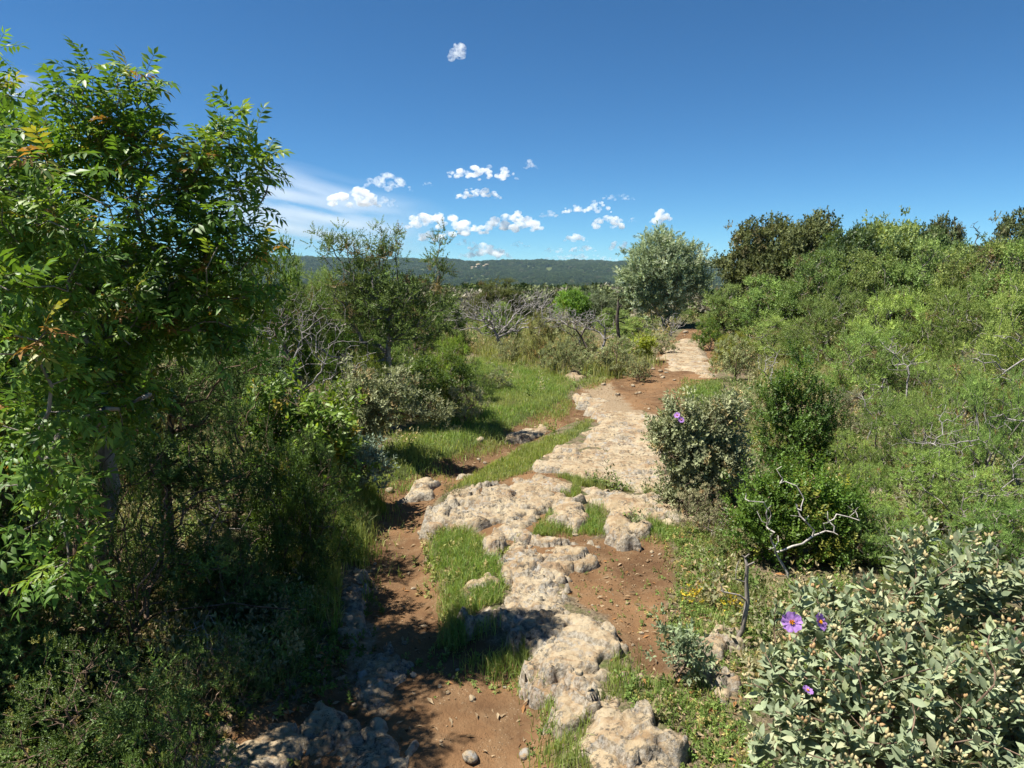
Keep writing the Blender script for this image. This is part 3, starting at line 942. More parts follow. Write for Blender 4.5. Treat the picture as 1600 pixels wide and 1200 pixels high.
def plant(name, label, cat_, Y, base_px, blobs, species, n, seed, group=None, k=None, scale=1.0, nbranch=5, rtip=.0028, pw=.48, step=.1, trunk_px=None, colour=None, bare=0, shell=.45, sink=0.03, unique=False, grow_w=1.12):
    if not unique:
        x0 = min(b[0] - b[2] for b in blobs); x1 = max(b[0] + b[2] for b in blobs); top = min(b[1] - b[3] for b in blobs)
        return put(name, label, cat_, Y, (x0 + x1) / 2, top, (x1 - x0) * grow_w, species, seed, group, colour)
    rng = np.random.default_rng(seed)
    bx = P(base_px, 500, Y)[0]
    o = np.array([bx, Y, Hs(bx, Y) - sink])
    root = obj(name, None, None, o, None, label, cat_, group)
    sp = dict(SPEC[species])
    if colour:
        sp['c'] = colour
    tips, cen = blob_tips(blobs, Y, n, rng, shell)
    up = tips[:, 2] > H(tips[:, 0], tips[:, 1]) + 0.03
    tips, cen = tips[up], cen[up]
    trunk = [P(px, py, Y) for px, py in trunk_px] if trunk_px else None
    allt = tips
    if bare:
        extra, _ = blob_tips(blobs, Y, bare, rng, .8)
        extra = extra[extra[:, 2] > o[2] + .05]
        allt = np.concatenate([tips, extra])
    S = grow(o, allt, rng, step, trunk=trunk)
    wood(root, S, o, M[sp['bark']], rtip, pw, nbranch=nbranch)
    e = np.where(S['tip'])[0]
    # direction of growth at each leafy tip
    dd = np.linalg.norm(S['pos'][e][None] - tips[:, None], axis=2).argmin(1) if len(tips) < 4000 else None
    td = nrm(S['pos'][e][dd] - S['pos'][S['par'][e][dd]])
    V, F, C = foliage(tips, cen, td, sp, rng, o, scale, k)
    TRI[name] = TRI.get(name, 0) + len(F)
    obj('foliage', mesh('foliage', V, F, M[sp['mat']], C), root, kind='stuff')
    return root, S, tips, cen, td, o


def dead(name, label, cat_, Y, base_px, blobs, n, seed, mat='bark_dead', group=None, nbranch=10, rtip=.0022, pw=.5, step=.08, trunk_px=None, wob=.45, sink=0.03, alpha=.3, rmax=.2, twigs=True):
    rng = np.random.default_rng(seed)
    bx = P(base_px, 500, Y)[0]
    o = np.array([bx, Y, Hs(bx, Y) - sink])
    root = obj(name, None, None, o, None, label, cat_, group)
    tips, _ = blob_tips(blobs, Y, n, rng, .6)
    tips = tips[tips[:, 2] > o[2] + .04]
    trunk = [P(px, py, Y) for px, py in trunk_px] if trunk_px else None
    S = grow(o, tips, rng, step, alpha, wob, trunk)
    wood(root, S, o, M[mat], rtip, pw, rmax, nbranch, twigs=twigs)
    return root


# ------------------------------------------------------------------ plants near the camera, built leaf by leaf
def leaf_thing(root, o, meshes_T, mat, pos, Mx, cl_idx, palette, name, rest_name, rng, limit=300):
    """the leaves that show largest become objects sharing a few meshes, the others one mesh"""
    px, py, dep = project(pos)
    vis = (px > 0) & (px < 1600) & (py > 0) & (py < 1200) & (dep > .3)
    score = np.where(vis, np.linalg.norm(pos - np.array([0, 0, CAMZ]), axis=1), 1e6)
    order = np.argsort(score)
    big = order[:limit]
    big = big[score[big] < 1e5]
    small = np.setdiff1d(np.arange(len(pos)), big)
    which = rng.integers(0, len(meshes_T), len(pos))
    cache = {}
    for i in big:
        key = (which[i], cl_idx[i])
        if key not in cache:
            V, F, C = meshes_T[which[i]]
            cache[key] = mesh(name, V, F, mat, C * np.array(palette[cl_idx[i]]), True)
        q = obj(name, cache[key], root)
        m4 = np.eye(4); m4[:3, :3] = Mx[i]; m4[:3, 3] = pos[i] - o
        q.matrix_local = Matrix(m4.tolist())
    ps = []
    pal = np.array(palette)
    for v in range(len(meshes_T)):
        m = small[which[small] == v]
        if len(m):
            ps.append(inst(meshes_T[v], Mx[m], pos[m] - o, pal[cl_idx[m]] * rng.normal(1, .12, (len(m), 1)).clip(.7, 1.3)))
    if ps:
        V, F, C = cat(ps)
        TRI[root.name] = len(F)
        obj(rest_name, mesh(rest_name, V, F, mat, C, True), root, kind='stuff')


def terebinth():
    rng = np.random.default_rng(21)
    Y = 2.85
    o = np.array([-1.85, 3.25, Hs(-1.85, 3.25) - .03])
    root = obj('terebinth_tree', None, None, o, None, 'tall glossy-leaved tree with reddish new shoots overhanging the shaded trail', 'tree')
    blobs = [(190, 135, 60, 50), (160, 190, 85, 60), (130, 215, 85, 70), (235, 215, 65, 60), (375, 235, 52, 60), (330, 300, 80, 75), (395, 290, 34, 60), (200, 300, 150, 80), (50, 240, 90, 70, 0, .3),
             (-60, 300, 110, 120, -.1, .4), (330, 420, 85, 80), (250, 400, 110, 60), (300, 500, 60, 50), (60, 400, 90, 80, -.2, .35), (370, 380, 40, 60),
             (-120, 150, 120, 120, .1, .4), (180, 390, 80, 60, .35, .3), (240, 500, 110, 60, .1, .3), (120, 540, 110, 70, -.2, .3), (360, 530, 46, 50), (30, 640, 90, 70, -.3, .3), (390, 460, 30, 50), (180, 620, 80, 50, -.1, .25)]
    low = [(30, 520, 60, 70, -1.0, .15), (55, 610, 55, 60, -.95, .12), (25, 700, 50, 70, -.9, .12), (80, 890, 60, 50, -.75, .12), (10, 450, 50, 40, -.95, .12), (60, 780, 60, 50, -.8, .15), (60, 380, 110, 70, -.6, .25), (-60, 300, 130, 120, -.7, .3), (130, 480, 90, 60, -.4, .25), (150, 640, 90, 60, -.3, .25)]
    tips, cen = blob_tips(blobs, Y, 500, rng, .45)
    t2, c2 = blob_tips(low, Y, 110, rng, .5)
    tips = np.concatenate([tips, t2]); cen = np.concatenate([cen, c2])
    S = grow(o, tips, rng, .09, .3, .25, [P(150, 900, 3.25), P(175, 760, 3.2), P(150, 640, 3.1), P(185, 540, 3.0)])
    wood(root, S, o, M['bark_grey'], .0024, .5, nbranch=9)
    e = np.where(S['tip'])[0]
    dd = np.linalg.norm(S['pos'][e][None] - tips[:, None], axis=2).argmin(1)
    td = nrm(S['pos'][e][dd] - S['pos'][S['par'][e][dd]])
    k = 6
    n = len(tips) * k
    T = np.repeat(tips, k, 0); Cn = np.repeat(cen, k, 0); D = np.repeat(td, k, 0)
    j = np.tile(np.arange(k), len(tips))
    pos = T - D * (j * .017)[:, None]
    az = j * 2.4 + np.repeat(rng.uniform(0, 6.28, len(tips)), k)
    x = nrm(np.cross(D, np.array([.2, .1, 1.0]))); y = np.cross(D, x)
    lean = (.45 + .16 * j)[:, None]
    d = D * np.cos(lean) + np.sin(lean) * (x * np.cos(az)[:, None] + y * np.sin(az)[:, None]) + .25 * nrm(pos - Cn) + np.array([0, 0, -.05]) + rng.normal(0, .12, (n, 3))
    hint = np.array([0, 0, 1.0]) + .6 * D + rng.normal(0, .2, (n, 3))
    Mx = frames(d, hint, rng.normal(0, .3, n)) * (rng.uniform(.6, 1.1, n) * .9 * (1 - .04 * (5 - j)))[:, None, None]
    pal = [(.075, .145, .022), (.095, .185, .028), (.135, .235, .033), (.18, .265, .038), (.24, .24, .04), (.27, .15, .045)]
    cl = rng.choice([0, 1, 2, 3], n, p=[.3, .35, .22, .13])
    young = np.repeat(rng.uniform(0, 1, len(tips)) < .09, k)
    cl[young & (j < 2)] = 5
    cl[young & (j >= 2) & (j < 4)] = 4
    leaf_thing(root, o, PINNATE, M['glossy_leaf'], pos, Mx, cl, pal, 'leaf', 'foliage', rng)


terebinth()

t_lobe = [t_leaf(.044, .02, .28, .12, .85), t_leaf(.04, .019, .35, .25, .85), t_leaf(.036, .017, .2, -.1, .8)]


def bud_cluster(rng):
    """a handful of pointed tan sepals round each bud"""
    ps = []
    for i in range(4):
        d = nrm(np.array([[rng.normal(0, .5), 1, rng.normal(0, .5)]]))
        k = 4
        a = np.arange(k) * 2 * math.pi / k
        V = [[0, 0, 0]] + [[.0052 * math.cos(q), .005, .0052 * math.sin(q)] for q in a] + [[.0042 * math.cos(q + .6), .010, .0042 * math.sin(q + .6)] for q in a] + [[0, .0165, 0]]
        F = [[0, 1 + (q + 1) % k, 1 + q] for q in range(k)]
        for q in range(k):
            b, c = 1 + q, 1 + (q + 1) % k
            F += [[b, c, c + k], [b, c + k, b + k], [b + k, c + k, 2 * k + 1]]
        Mx = frames(d, rng.normal(size=(1, 3))) * rng.uniform(.7, 1.1)
        ps.append(inst((np.array(V), np.array(F), np.ones((len(V), 3))), Mx, d * .012, np.ones((1, 3)) * rng.uniform(.8, 1.2)))
    return cat(ps)


BUDS = variants(bud_cluster, 4, 300)


def flower(root, o, at_, facing, size, rng, name='flower'):
    """five crinkled petals round a yellow tuft"""
    u = np.linspace(0, 1, 7); v = np.linspace(-1, 1, 7)
    gu, gv = np.meshgrid(u, v, indexing='ij')
    wd = .54 * np.sin(np.clip(gu * 1.15 + .08, 0, 1.57)) ** .8
    x = gv * wd
    y = gu * (1 - .14 * gv ** 2 + .06 * np.sin(gv * 5))
    idx = np.arange(49).reshape(7, 7)
    F = np.stack([idx[:-1, :-1], idx[:-1, 1:], idx[1:, 1:], idx[1:, :-1]], -1).reshape(-1, 4)
    Mf = frames(np.array([facing]), np.array([[0, 0, 1.0]]))[0]
    k = 14
    a = rng.uniform(0, 6.28, 60); rr = np.sqrt(rng.uniform(0, 1, 60)) * .2
    tuft = t_small(.30, .10)
    dirs = np.stack([rr * 3 * np.cos(a), np.ones(60), rr * 3 * np.sin(a)], 1)
    V, FF, C = inst(tuft, frames(dirs, rng.normal(size=(60, 3))), np.stack([rr * np.cos(a) * .6, np.zeros(60), rr * np.sin(a) * .6], 1), np.tile([[.95, .50, .02]], (60, 1)))
    f = obj(name, mesh(name, V, FF, M['bud'], C), root)
    m4 = np.eye(4); m4[:3, :3] = Mf * size; m4[:3, 3] = at_ - o
    f.matrix_local = Matrix(m4.tolist())
    for i in range(5):
        z = .22 * gu ** 2 + .10 * np.sin(gv * 7 + i * 2) * gu + .22 * pn(gu * 5 + i * 9, gv * 3.5) * gu
        Vp = np.stack([x, z, y], -1).reshape(-1, 3)
        Cp = np.array([.42, .23, .60]) * (.9 + .2 * gu.ravel()[:, None])
        q = obj('petal', mesh('petal', Vp, F, M['petal'], Cp, True), f)
        q.rotation_euler = (0, i * 2 * math.pi / 5 + .2, 0)


def hero_cistus():
    rng = np.random.default_rng(31)
    Y = 1.8
    o = np.array([1.0, 1.85, Hs(1.0, 1.85) - .03])
    root = obj('rockrose_shrub', None, None, o, None, 'big sage-leaved rockrose with tan buds and an open pink flower', 'shrub', 'grey-leaved rockroses')
    blobs = [(1480, 880, 90, 60, .15), (1560, 940, 70, 70, .1), (1400, 940, 90, 50, .1), (1290, 950, 80, 45, .2), (1350, 1010, 110, 60), (1230, 1060, 70, 50), (1310, 1110, 110, 60, -.1),
             (1450, 1060, 110, 80, -.1), (1560, 1060, 80, 90, -.15), (1240, 1150, 80, 60, -.1), (1400, 1170, 130, 70, -.2), (1550, 1180, 110, 80, -.25), (1660, 1000, 90, 140, 0), (1640, 1200, 100, 90, -.2)]
    tips, cen = blob_tips(blobs, Y, 820, rng, .3)
    S = grow(o, tips, rng, .07, .28, .2)
    wood(root, S, o, M['bark_brown'], .0019, .42, nbranch=10)
    e = np.where(S['tip'])[0]
    dd = np.linalg.norm(S['pos'][e][None] - tips[:, None], axis=2).argmin(1)
    td = nrm(S['pos'][e][dd] - S['pos'][S['par'][e][dd]])
    D0 = nrm(.45 * td + .4 * nrm(tips - cen) + .65 * np.array([0, 0, 1.0]) + rng.normal(0, .18, tips.shape))
    k = 10
    j = np.tile(np.arange(k), len(tips)); D = np.repeat(D0, k, 0)
    lev = j // 2
    pos = np.repeat(tips, k, 0) - D * (lev * .0135)[:, None]
    x = nrm(np.cross(D, np.array([.2, .1, 1.0]) + rng.normal(0, .01, D.shape))); y = np.cross(D, x)
    az = np.repeat(rng.uniform(0, 6.28, len(tips)), k) + (j % 2) * math.pi + lev * math.pi / 2 + rng.normal(0, .2, len(j))
    lean = (.35 + .22 * lev + rng.normal(0, .12, len(j)))[:, None]
    d = D * np.cos(lean) + np.sin(lean) * (x * np.cos(az)[:, None] + y * np.sin(az)[:, None])
    Mx = frames(d, D + rng.normal(0, .12, D.shape), rng.normal(0, .2, len(j))) * (rng.uniform(.75, 1.2, len(j)) * (.72 + .09 * lev))[:, None, None]
    pal = [(.18, .22, .135), (.23, .275, .17), (.28, .325, .21), (.255, .285, .16), (.34, .355, .23)]
    cl = rng.choice(5, len(j), p=[.25, .3, .2, .15, .1])
    leaf_thing(root, o, t_lobe, M['felt_leaf'], pos, Mx, cl, pal, 'leaf', 'foliage', rng)
    up = rng.uniform(0, 1, len(tips)) < .42
    b = np.where(up)[0]
    Mb = frames(D0[b], rng.normal(size=(len(b), 3))) * rng.uniform(.8, 1.25, len(b))[:, None, None]
    ps = []
    which = rng.integers(0, 4, len(b))
    for v in range(4):
        m = which == v
        ps.append(inst(BUDS[v], Mb[m], tips[b][m] + D0[b][m] * .012 - o, tint(m.sum(), rng, (.36, .29, .15), (.47, .40, .23), (.42, .27, .14), .2, .1)))
    V, F, C = cat(ps)
    obj('buds', mesh('buds', V, F, M['bud'], C), root, kind='stuff')
    flower(root, o, P(1237, 972, 1.66), np.array([-.25, -.85, .45]), .025, rng)
    flower(root, o, P(1281, 972, 1.7), np.array([.5, -.5, .4]), .022, rng)
    flower(root, o, P(1262, 1079, 1.55), np.array([.3, -.2, .9]), .013, rng)


hero_cistus()

# ------------------------------------------------------------------ shrubs and trees
JL = 'junipers in the thicket by the shaded trail'
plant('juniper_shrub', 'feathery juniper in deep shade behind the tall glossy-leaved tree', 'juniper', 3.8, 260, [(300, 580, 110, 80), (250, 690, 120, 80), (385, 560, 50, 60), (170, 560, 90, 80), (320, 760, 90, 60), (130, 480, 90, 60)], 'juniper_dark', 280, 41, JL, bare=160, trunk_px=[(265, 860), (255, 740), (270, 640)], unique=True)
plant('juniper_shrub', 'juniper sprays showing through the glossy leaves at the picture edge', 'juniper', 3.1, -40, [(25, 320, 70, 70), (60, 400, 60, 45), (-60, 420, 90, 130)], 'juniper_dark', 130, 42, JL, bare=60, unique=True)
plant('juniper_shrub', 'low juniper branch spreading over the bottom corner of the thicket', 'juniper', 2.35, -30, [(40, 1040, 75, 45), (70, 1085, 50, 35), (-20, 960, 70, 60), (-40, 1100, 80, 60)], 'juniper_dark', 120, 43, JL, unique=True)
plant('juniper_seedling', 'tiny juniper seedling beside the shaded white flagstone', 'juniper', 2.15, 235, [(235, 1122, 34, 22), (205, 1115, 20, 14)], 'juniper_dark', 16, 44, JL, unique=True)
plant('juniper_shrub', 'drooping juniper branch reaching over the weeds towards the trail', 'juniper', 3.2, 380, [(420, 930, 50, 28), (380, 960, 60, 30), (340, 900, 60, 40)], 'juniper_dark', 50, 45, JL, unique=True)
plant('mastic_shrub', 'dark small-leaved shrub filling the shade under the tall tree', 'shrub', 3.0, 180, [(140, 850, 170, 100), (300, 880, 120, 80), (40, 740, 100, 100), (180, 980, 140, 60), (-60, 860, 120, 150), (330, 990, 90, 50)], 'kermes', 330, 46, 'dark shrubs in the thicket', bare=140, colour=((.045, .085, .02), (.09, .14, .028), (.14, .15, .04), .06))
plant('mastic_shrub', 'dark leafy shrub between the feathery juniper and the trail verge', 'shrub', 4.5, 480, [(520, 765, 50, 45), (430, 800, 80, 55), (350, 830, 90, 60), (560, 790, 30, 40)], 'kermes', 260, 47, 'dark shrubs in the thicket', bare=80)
plant('terebinth_bush', 'bright green young terebinth bush below the pale rockrose', 'shrub', 4.7, 470, [(470, 690, 70, 45), (420, 640, 55, 45), (525, 640, 35, 25), (500, 720, 60, 35), (440, 745, 70, 40)], 'terebinth_young', 170, 48, bare=50, unique=True)
plant('green_tree', 'fresh green leafy tree rising behind the dead grey shrub', 'tree', 7.4, 440, [(440, 405, 42, 48), (405, 440, 50, 50), (465, 380, 32, 28), (400, 380, 40, 35), (430, 470, 60, 40)], 'broad_mid', 300, 49, bare=60)
plant('juniper_tree', 'sparse juniper tree with a bare dark trunk and thin upright tops', 'juniper', 7.2, 610, [(590, 470, 60, 40), (555, 430, 45, 40), (600, 395, 32, 28), (686, 415, 14, 34), (690, 480, 32, 30), (515, 385, 28, 22), (645, 460, 42, 30), (530, 480, 50, 40), (570, 560, 40, 26), (640, 520, 50, 30), (690, 380, 9, 14), (600, 365, 12, 10), (460, 500, 50, 50), (545, 390, 20, 20)], 'juniper_mid', 330, 50, bare=260, trunk_px=[(608, 620), (606, 560), (608, 500)], nbranch=12, k=3, scale=1.05, rtip=.003, colour=((.08, .12, .035), (.14, .185, .05), (.17, .13, .06), .08), unique=True)
dead('dead_shrub', 'leafless grey shrub with black forked stems below the green tree', 'dead shrub', 6.2, 470, [(470, 510, 75, 75), (420, 520, 45, 70), (540, 560, 55, 45), (500, 600, 60, 30)], 520, 51, trunk_px=None, rtip=.0016, pw=.46, wob=.25, step=.1)
dead('dead_branch', 'charred black branch forking up through the grey twigs', 'dead branch', 5.9, 480, [(440, 520, 45, 55), (410, 560, 30, 30)], 14, 52, 'bark_dark', rtip=.006, pw=.55, trunk_px=[(478, 610), (462, 575)], nbranch=8)
plant('dry_shrub', 'straw-pale low shrub at the foot of the dead grey twigs', 'shrub', 5.6, 450, [(450, 620, 60, 30), (490, 650, 60, 30)], 'cistus_mid', 110, 53, 'grey-leaved rockroses', bare=120)
plant('rockrose_shrub', 'pale rockrose leaning over the verge grass on a brown stem', 'shrub', 6.0, 570, [(600, 640, 62, 36), (560, 605, 40, 30), (662, 640, 30, 20), (560, 665, 45, 25), (635, 600, 32, 24), (680, 652, 16, 14), (540, 640, 40, 30)], 'cistus_mid', 220, 54, 'grey-leaved rockroses', bare=50, unique=True)
plant('sage_clump', 'blue-grey leafy clump at the base of the leaning pale rockrose', 'plant', 5.0, 550, [(555, 712, 32, 22), (580, 735, 25, 18)], 'cistus_mid', 50, 55, colour=((.16, .21, .16), (.24, .29, .22), (.25, .25, .15), .05), unique=True)
plant('evergreen_shrub', 'dense dark green shrub between juniper trunk and verge', 'shrub', 7.8, 680, [(680, 595, 48, 34), (722, 600, 36, 30), (640, 575, 30, 25), (690, 560, 40, 22)], 'broad_mid', 290, 56, colour=((.05, .10, .02), (.095, .16, .028), (.14, .16, .04), .05))
plant('rockrose_shrub', 'grey rockrose against the dark evergreen shrub at the verge', 'shrub', 7.5, 735, [(735, 612, 28, 26), (755, 600, 16, 20), (705, 625, 24, 20)], 'cistus_mid', 90, 57, 'grey-leaved rockroses')
plant('yellow_green_juniper', 'low yellow-green juniper behind the dark evergreen shrub', 'juniper', 9.5, 715, [(715, 528, 34, 20), (685, 540, 30, 20), (740, 540, 20, 22)], 'juniper_mid', 150, 58, colour=((.15, .20, .03), (.22, .27, .04), (.2, .2, .05), .05))
plant('yellow_green_juniper', 'small yellow-green juniper at the foot of the bare dark trunk', 'juniper', 7.0, 585, [(585, 550, 34, 18), (560, 565, 24, 14)], 'juniper_mid', 60, 59, colour=((.13, .185, .03), (.20, .25, .04), (.2, .2, .05), .05))

dead('dead_tree', 'wide leafless grey tree with a domed crown of fine twigs', 'dead tree', 14, 790, [(760, 482, 62, 26), (825, 475, 45, 24), (720, 492, 34, 24), (785, 510, 60, 20), (860, 500, 30, 20)], 1100, 60, rtip=.0032, pw=.42, step=.2, wob=.22, trunk_px=[(778, 530), (768, 505)])
dead('dead_tree', 'smaller leafless grey tree behind the domed dead one', 'dead tree', 17, 845, [(845, 458, 26, 14), (850, 475, 30, 14)], 260, 61, rtip=.0032, pw=.42, step=.2, wob=.22)
plant('olive_green_bush', 'olive-green bush on the skyline behind the dead grey tree', 'bush', 23, 785, [(785, 445, 34, 13), (750, 452, 30, 12), (812, 448, 20, 10)], 'juniper_far', 170, 62, colour=((.10, .12, .035), (.16, .17, .05), (.16, .13, .07), .1))
plant('green_bush', 'bright green bush behind the round rockroses, below the hills', 'bush', 21, 893, [(893, 459, 19, 16), (885, 475, 24, 14), (905, 480, 20, 12)], 'broad_far', 120, 63, colour=((.09, .16, .025), (.14, .215, .035), (.16, .2, .04), .05))
plant('grey_green_bush', 'dull grey-green bush beside the bright green one', 'bush', 22, 935, [(935, 462, 26, 14), (925, 478, 30, 16), (955, 480, 20, 14)], 'olive_far', 110, 64, colour=((.11, .14, .075), (.17, .19, .105), (.2, .2, .12), .1))
plant('rockrose_shrub', 'tall olive-brown rockrose in front of the domed dead tree', 'shrub', 12.4, 845, [(842, 500, 22, 24), (843, 525, 26, 24), (858, 515, 14, 20)], 'cistus_far', 170, 65, 'round rockroses beside the turf', colour=((.17, .185, .075), (.25, .255, .11), (.22, .17, .09), .1), bare=30)
plant('rockrose_shrub', 'round grey-green rockrose in front of the olive-brown one', 'shrub', 11.2, 875, [(872, 545, 30, 26), (860, 560, 20, 16), (892, 555, 18, 20)], 'cistus_far', 190, 66, 'round rockroses beside the turf', bare=30)
plant('rockrose_shrub', 'twiggy rockrose below the upright dead snag', 'shrub', 11.0, 958, [(955, 540, 32, 20), (985, 552, 26, 16), (935, 555, 18, 14), (965, 560, 20, 12)], 'cistus_far', 190, 67, 'round rockroses beside the turf', bare=90)
plant('rockrose_shrub', 'small rockrose touching the pale far slab', 'shrub', 13.5, 1030, [(1032, 532, 22, 17), (1025, 545, 18, 9), (1045, 545, 16, 8)], 'cistus_far', 110, 68, 'round rockroses beside the turf', bare=30)
plant('spurge', 'small bright yellow-green spurge between two rockroses', 'plant', 12.4, 1008, [(1008, 542, 9, 9)], 'broad_mid', 22, 69, colour=((.22, .27, .03), (.30, .34, .04), (.2, .25, .04), .05), unique=True)
dead('dead_snag', 'upright dead tree snag with stubby broken branches', 'snag', 13.4, 967, [(966, 470, 7, 6), (974, 478, 8, 6), (956, 505, 8, 6), (978, 500, 6, 6)], 12, 70, 'bark_dark', rtip=.012, pw=.55, step=.2, trunk_px=[(967, 530), (964, 500), (966, 480)], nbranch=5, wob=.2)
dead('dead_shrub', 'bleached white branches fanning out beside the upright snag', 'dead shrub', 13.2, 930, [(935, 500, 26, 26), (915, 505, 26, 20), (950, 520, 16, 16)], 130, 71, rtip=.0045, pw=.42, step=.2, wob=.25)
dead('dead_branch', 'dark bare branches slanting behind the twiggy rockrose', 'dead branch', 12.6, 920, [(895, 505, 14, 12), (912, 515, 12, 16)], 10, 72, 'bark_dark', rtip=.010, pw=.5, step=.2)
dead('dead_shrub', 'hazy grey leafless scrub under the grey-green tree', 'dead shrub', 17.5, 1050, [(1050, 505, 30, 16), (1010, 515, 30, 14)], 320, 73, rtip=.0032, pw=.4, step=.18, wob=.25)
dead('dead_shrub', 'fine grey leafless scrub between the dead tree and the rockroses', 'dead shrub', 14.5, 905, [(900, 500, 40, 22), (870, 490, 30, 16)], 420, 74, rtip=.0032, pw=.4, step=.18, wob=.25)
plant('silver_tree', 'dense round grey-green tree standing alone at the end of the trail', 'tree', 20, 1035, [(1030, 415, 52, 46), (1000, 425, 34, 34), (1070, 420, 30, 38), (1030, 385, 34, 24), (1050, 455, 50, 34), (1005, 455, 32, 24), (1085, 435, 20, 26), (1030, 480, 40, 18), (1065, 395, 22, 20)], 'olive_far', 440, 75, k=4, shell=.35, unique=True)
plant('low_juniper', 'flat green juniper skirting the shadow of the lone tree', 'juniper', 17.8, 990, [(990, 503, 34, 10), (975, 512, 24, 8)], 'juniper_far', 70, 76)

for i, (Y, px, top, w, sp_, lb) in enumerate([
        (9.5, 330, 385, 190, 'juniper_mid', 'shadowy juniper behind the tall glossy-leaved tree'), (11, 480, 392, 190, 'juniper_mid', 'dull juniper behind the fresh green leafy tree'),
        (12, 610, 415, 190, 'juniper_far', 'low juniper closing the gap behind the sparse juniper tree'), (15, 690, 447, 120, 'juniper_far', 'distant juniper beside the domed dead tree'),
        (10, 140, 410, 200, 'broad_far', 'dark bush glimpsed under the crown of the tall tree'), (9, -40, 400, 220, 'broad_far', 'dark bush behind the juniper sprays at the picture edge'),
        (9.0, 590, 425, 150, 'juniper_mid', 'bushy juniper right behind the sparse juniper tree'), (8.6, 520, 440, 150, 'broad_mid', 'leafy dark bush behind the leafless grey shrub'), (8.8, 400, 440, 140, 'juniper_mid', 'juniper behind the charred black branch'),
        (10.5, 650, 455, 130, 'kermes', 'low oak scrub behind the dense dark evergreen shrub'), (16, 780, 468, 90, 'juniper_far', 'low juniper behind the domed dead tree'), (17, 870, 478, 90, 'cistus_far', 'dull scrub behind the tall olive-brown rockrose'),
        (19, 960, 478, 90, 'juniper_far', 'green juniper behind the upright snag'), (6.5, 330, 560, 150, 'juniper_dark', 'shaded juniper filling the thicket beside the dead twigs'), (5.4, 380, 640, 140, 'kermes', 'dark leafy bush under the shaded junipers'),
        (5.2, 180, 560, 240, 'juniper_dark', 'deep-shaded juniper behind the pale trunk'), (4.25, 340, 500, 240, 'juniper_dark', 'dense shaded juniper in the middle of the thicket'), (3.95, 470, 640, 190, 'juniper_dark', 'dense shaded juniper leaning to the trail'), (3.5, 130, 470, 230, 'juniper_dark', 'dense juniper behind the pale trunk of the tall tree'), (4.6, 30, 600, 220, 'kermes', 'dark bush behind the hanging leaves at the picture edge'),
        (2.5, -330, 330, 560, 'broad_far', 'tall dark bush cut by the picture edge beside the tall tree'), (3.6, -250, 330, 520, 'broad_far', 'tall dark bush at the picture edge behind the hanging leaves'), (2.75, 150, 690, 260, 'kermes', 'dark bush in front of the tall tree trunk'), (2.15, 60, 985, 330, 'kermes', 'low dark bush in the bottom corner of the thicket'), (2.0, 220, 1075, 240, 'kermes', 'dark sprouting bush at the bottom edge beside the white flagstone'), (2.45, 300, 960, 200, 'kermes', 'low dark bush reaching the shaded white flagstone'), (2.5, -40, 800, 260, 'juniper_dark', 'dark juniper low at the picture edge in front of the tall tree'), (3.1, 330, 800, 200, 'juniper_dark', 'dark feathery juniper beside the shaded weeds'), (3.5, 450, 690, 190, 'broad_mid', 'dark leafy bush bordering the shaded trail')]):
    put('thicket_bush', lb, 'bush', Y, px, top, w, sp_, 600 + i, 'bushes of the shaded thicket', ((.055, .10, .022), (.10, .16, .034)) if Y < 4 and sp_ != 'juniper_dark' else None)  # near bushes: thicket shade put into a slightly darker leaf tint

for i, (Y, px, top, w, sp_, lb) in enumerate([
        (12.8, 800, 518, 60, 'cistus_far', 'low grey scrub at the foot of the domed dead tree'), (9.6, 775, 568, 60, 'cistus_far', 'small grey shrub at the upper edge of the verge'), (13.6, 905, 500, 70, 'cistus_far', 'grey scrub between the olive-brown rockrose and the snag'),
        (13.0, 985, 512, 60, 'juniper_mid', 'green bush between the snag and the small yellow-green spurge'), (10.4, 1000, 550, 56, 'cistus_far', 'grey shrub at the edge of the far trail'), (11.6, 915, 540, 60, 'cistus_far', 'grey shrub filling the gap between the two round rockroses'),
        (8.8, 745, 560, 70, 'juniper_mid', 'green bush behind the grey rockrose at the verge')]):
    put('verge_bush', lb, 'bush', Y, px, top, w, sp_, 680 + i, 'bushes along the upper verge')

JR = 'junipers of the sunny thicket'
OK_ = 'holm oaks on the skyline'
plant('holm_oak', 'dull dark holm oak at the end of the skyline, next to the lone tree', 'tree', 24, 1180, [(1185, 385, 44, 40), (1150, 405, 30, 34), (1200, 355, 26, 22), (1160, 440, 36, 30), (1215, 410, 40, 40)], 'oak_far', 420, 80, OK_)
plant('holm_oak', 'rounded brownish holm oak, second along the skyline from the lone tree', 'tree', 23, 1265, [(1262, 365, 50, 34), (1300, 355, 34, 26), (1240, 395, 50, 36), (1290, 390, 44, 36)], 'oak_far', 400, 81, OK_)
plant('oak_tree', 'soft green oak forming the high point of the thicket skyline', 'tree', 21, 1370, [(1372, 352, 42, 30), (1350, 380, 50, 34), (1400, 375, 40, 32), (1345, 350, 28, 20), (1420, 345, 22, 18)], 'broad_far', 420, 82, colour=((.13, .19, .075), (.20, .26, .105), (.17, .17, .08), .06))
plant('holm_oak', 'small dark holm oak top above the junipers beyond the green oak', 'tree', 22, 1455, [(1456, 350, 22, 14), (1450, 375, 34, 20), (1480, 380, 26, 18)], 'oak_far', 150, 83, OK_)
plant('holm_oak', 'dark holm oak rising at the picture edge above the junipers', 'tree', 17, 1590, [(1585, 345, 34, 24), (1570, 375, 40, 26), (1620, 360, 50, 44)], 'oak_far', 240, 84, OK_)
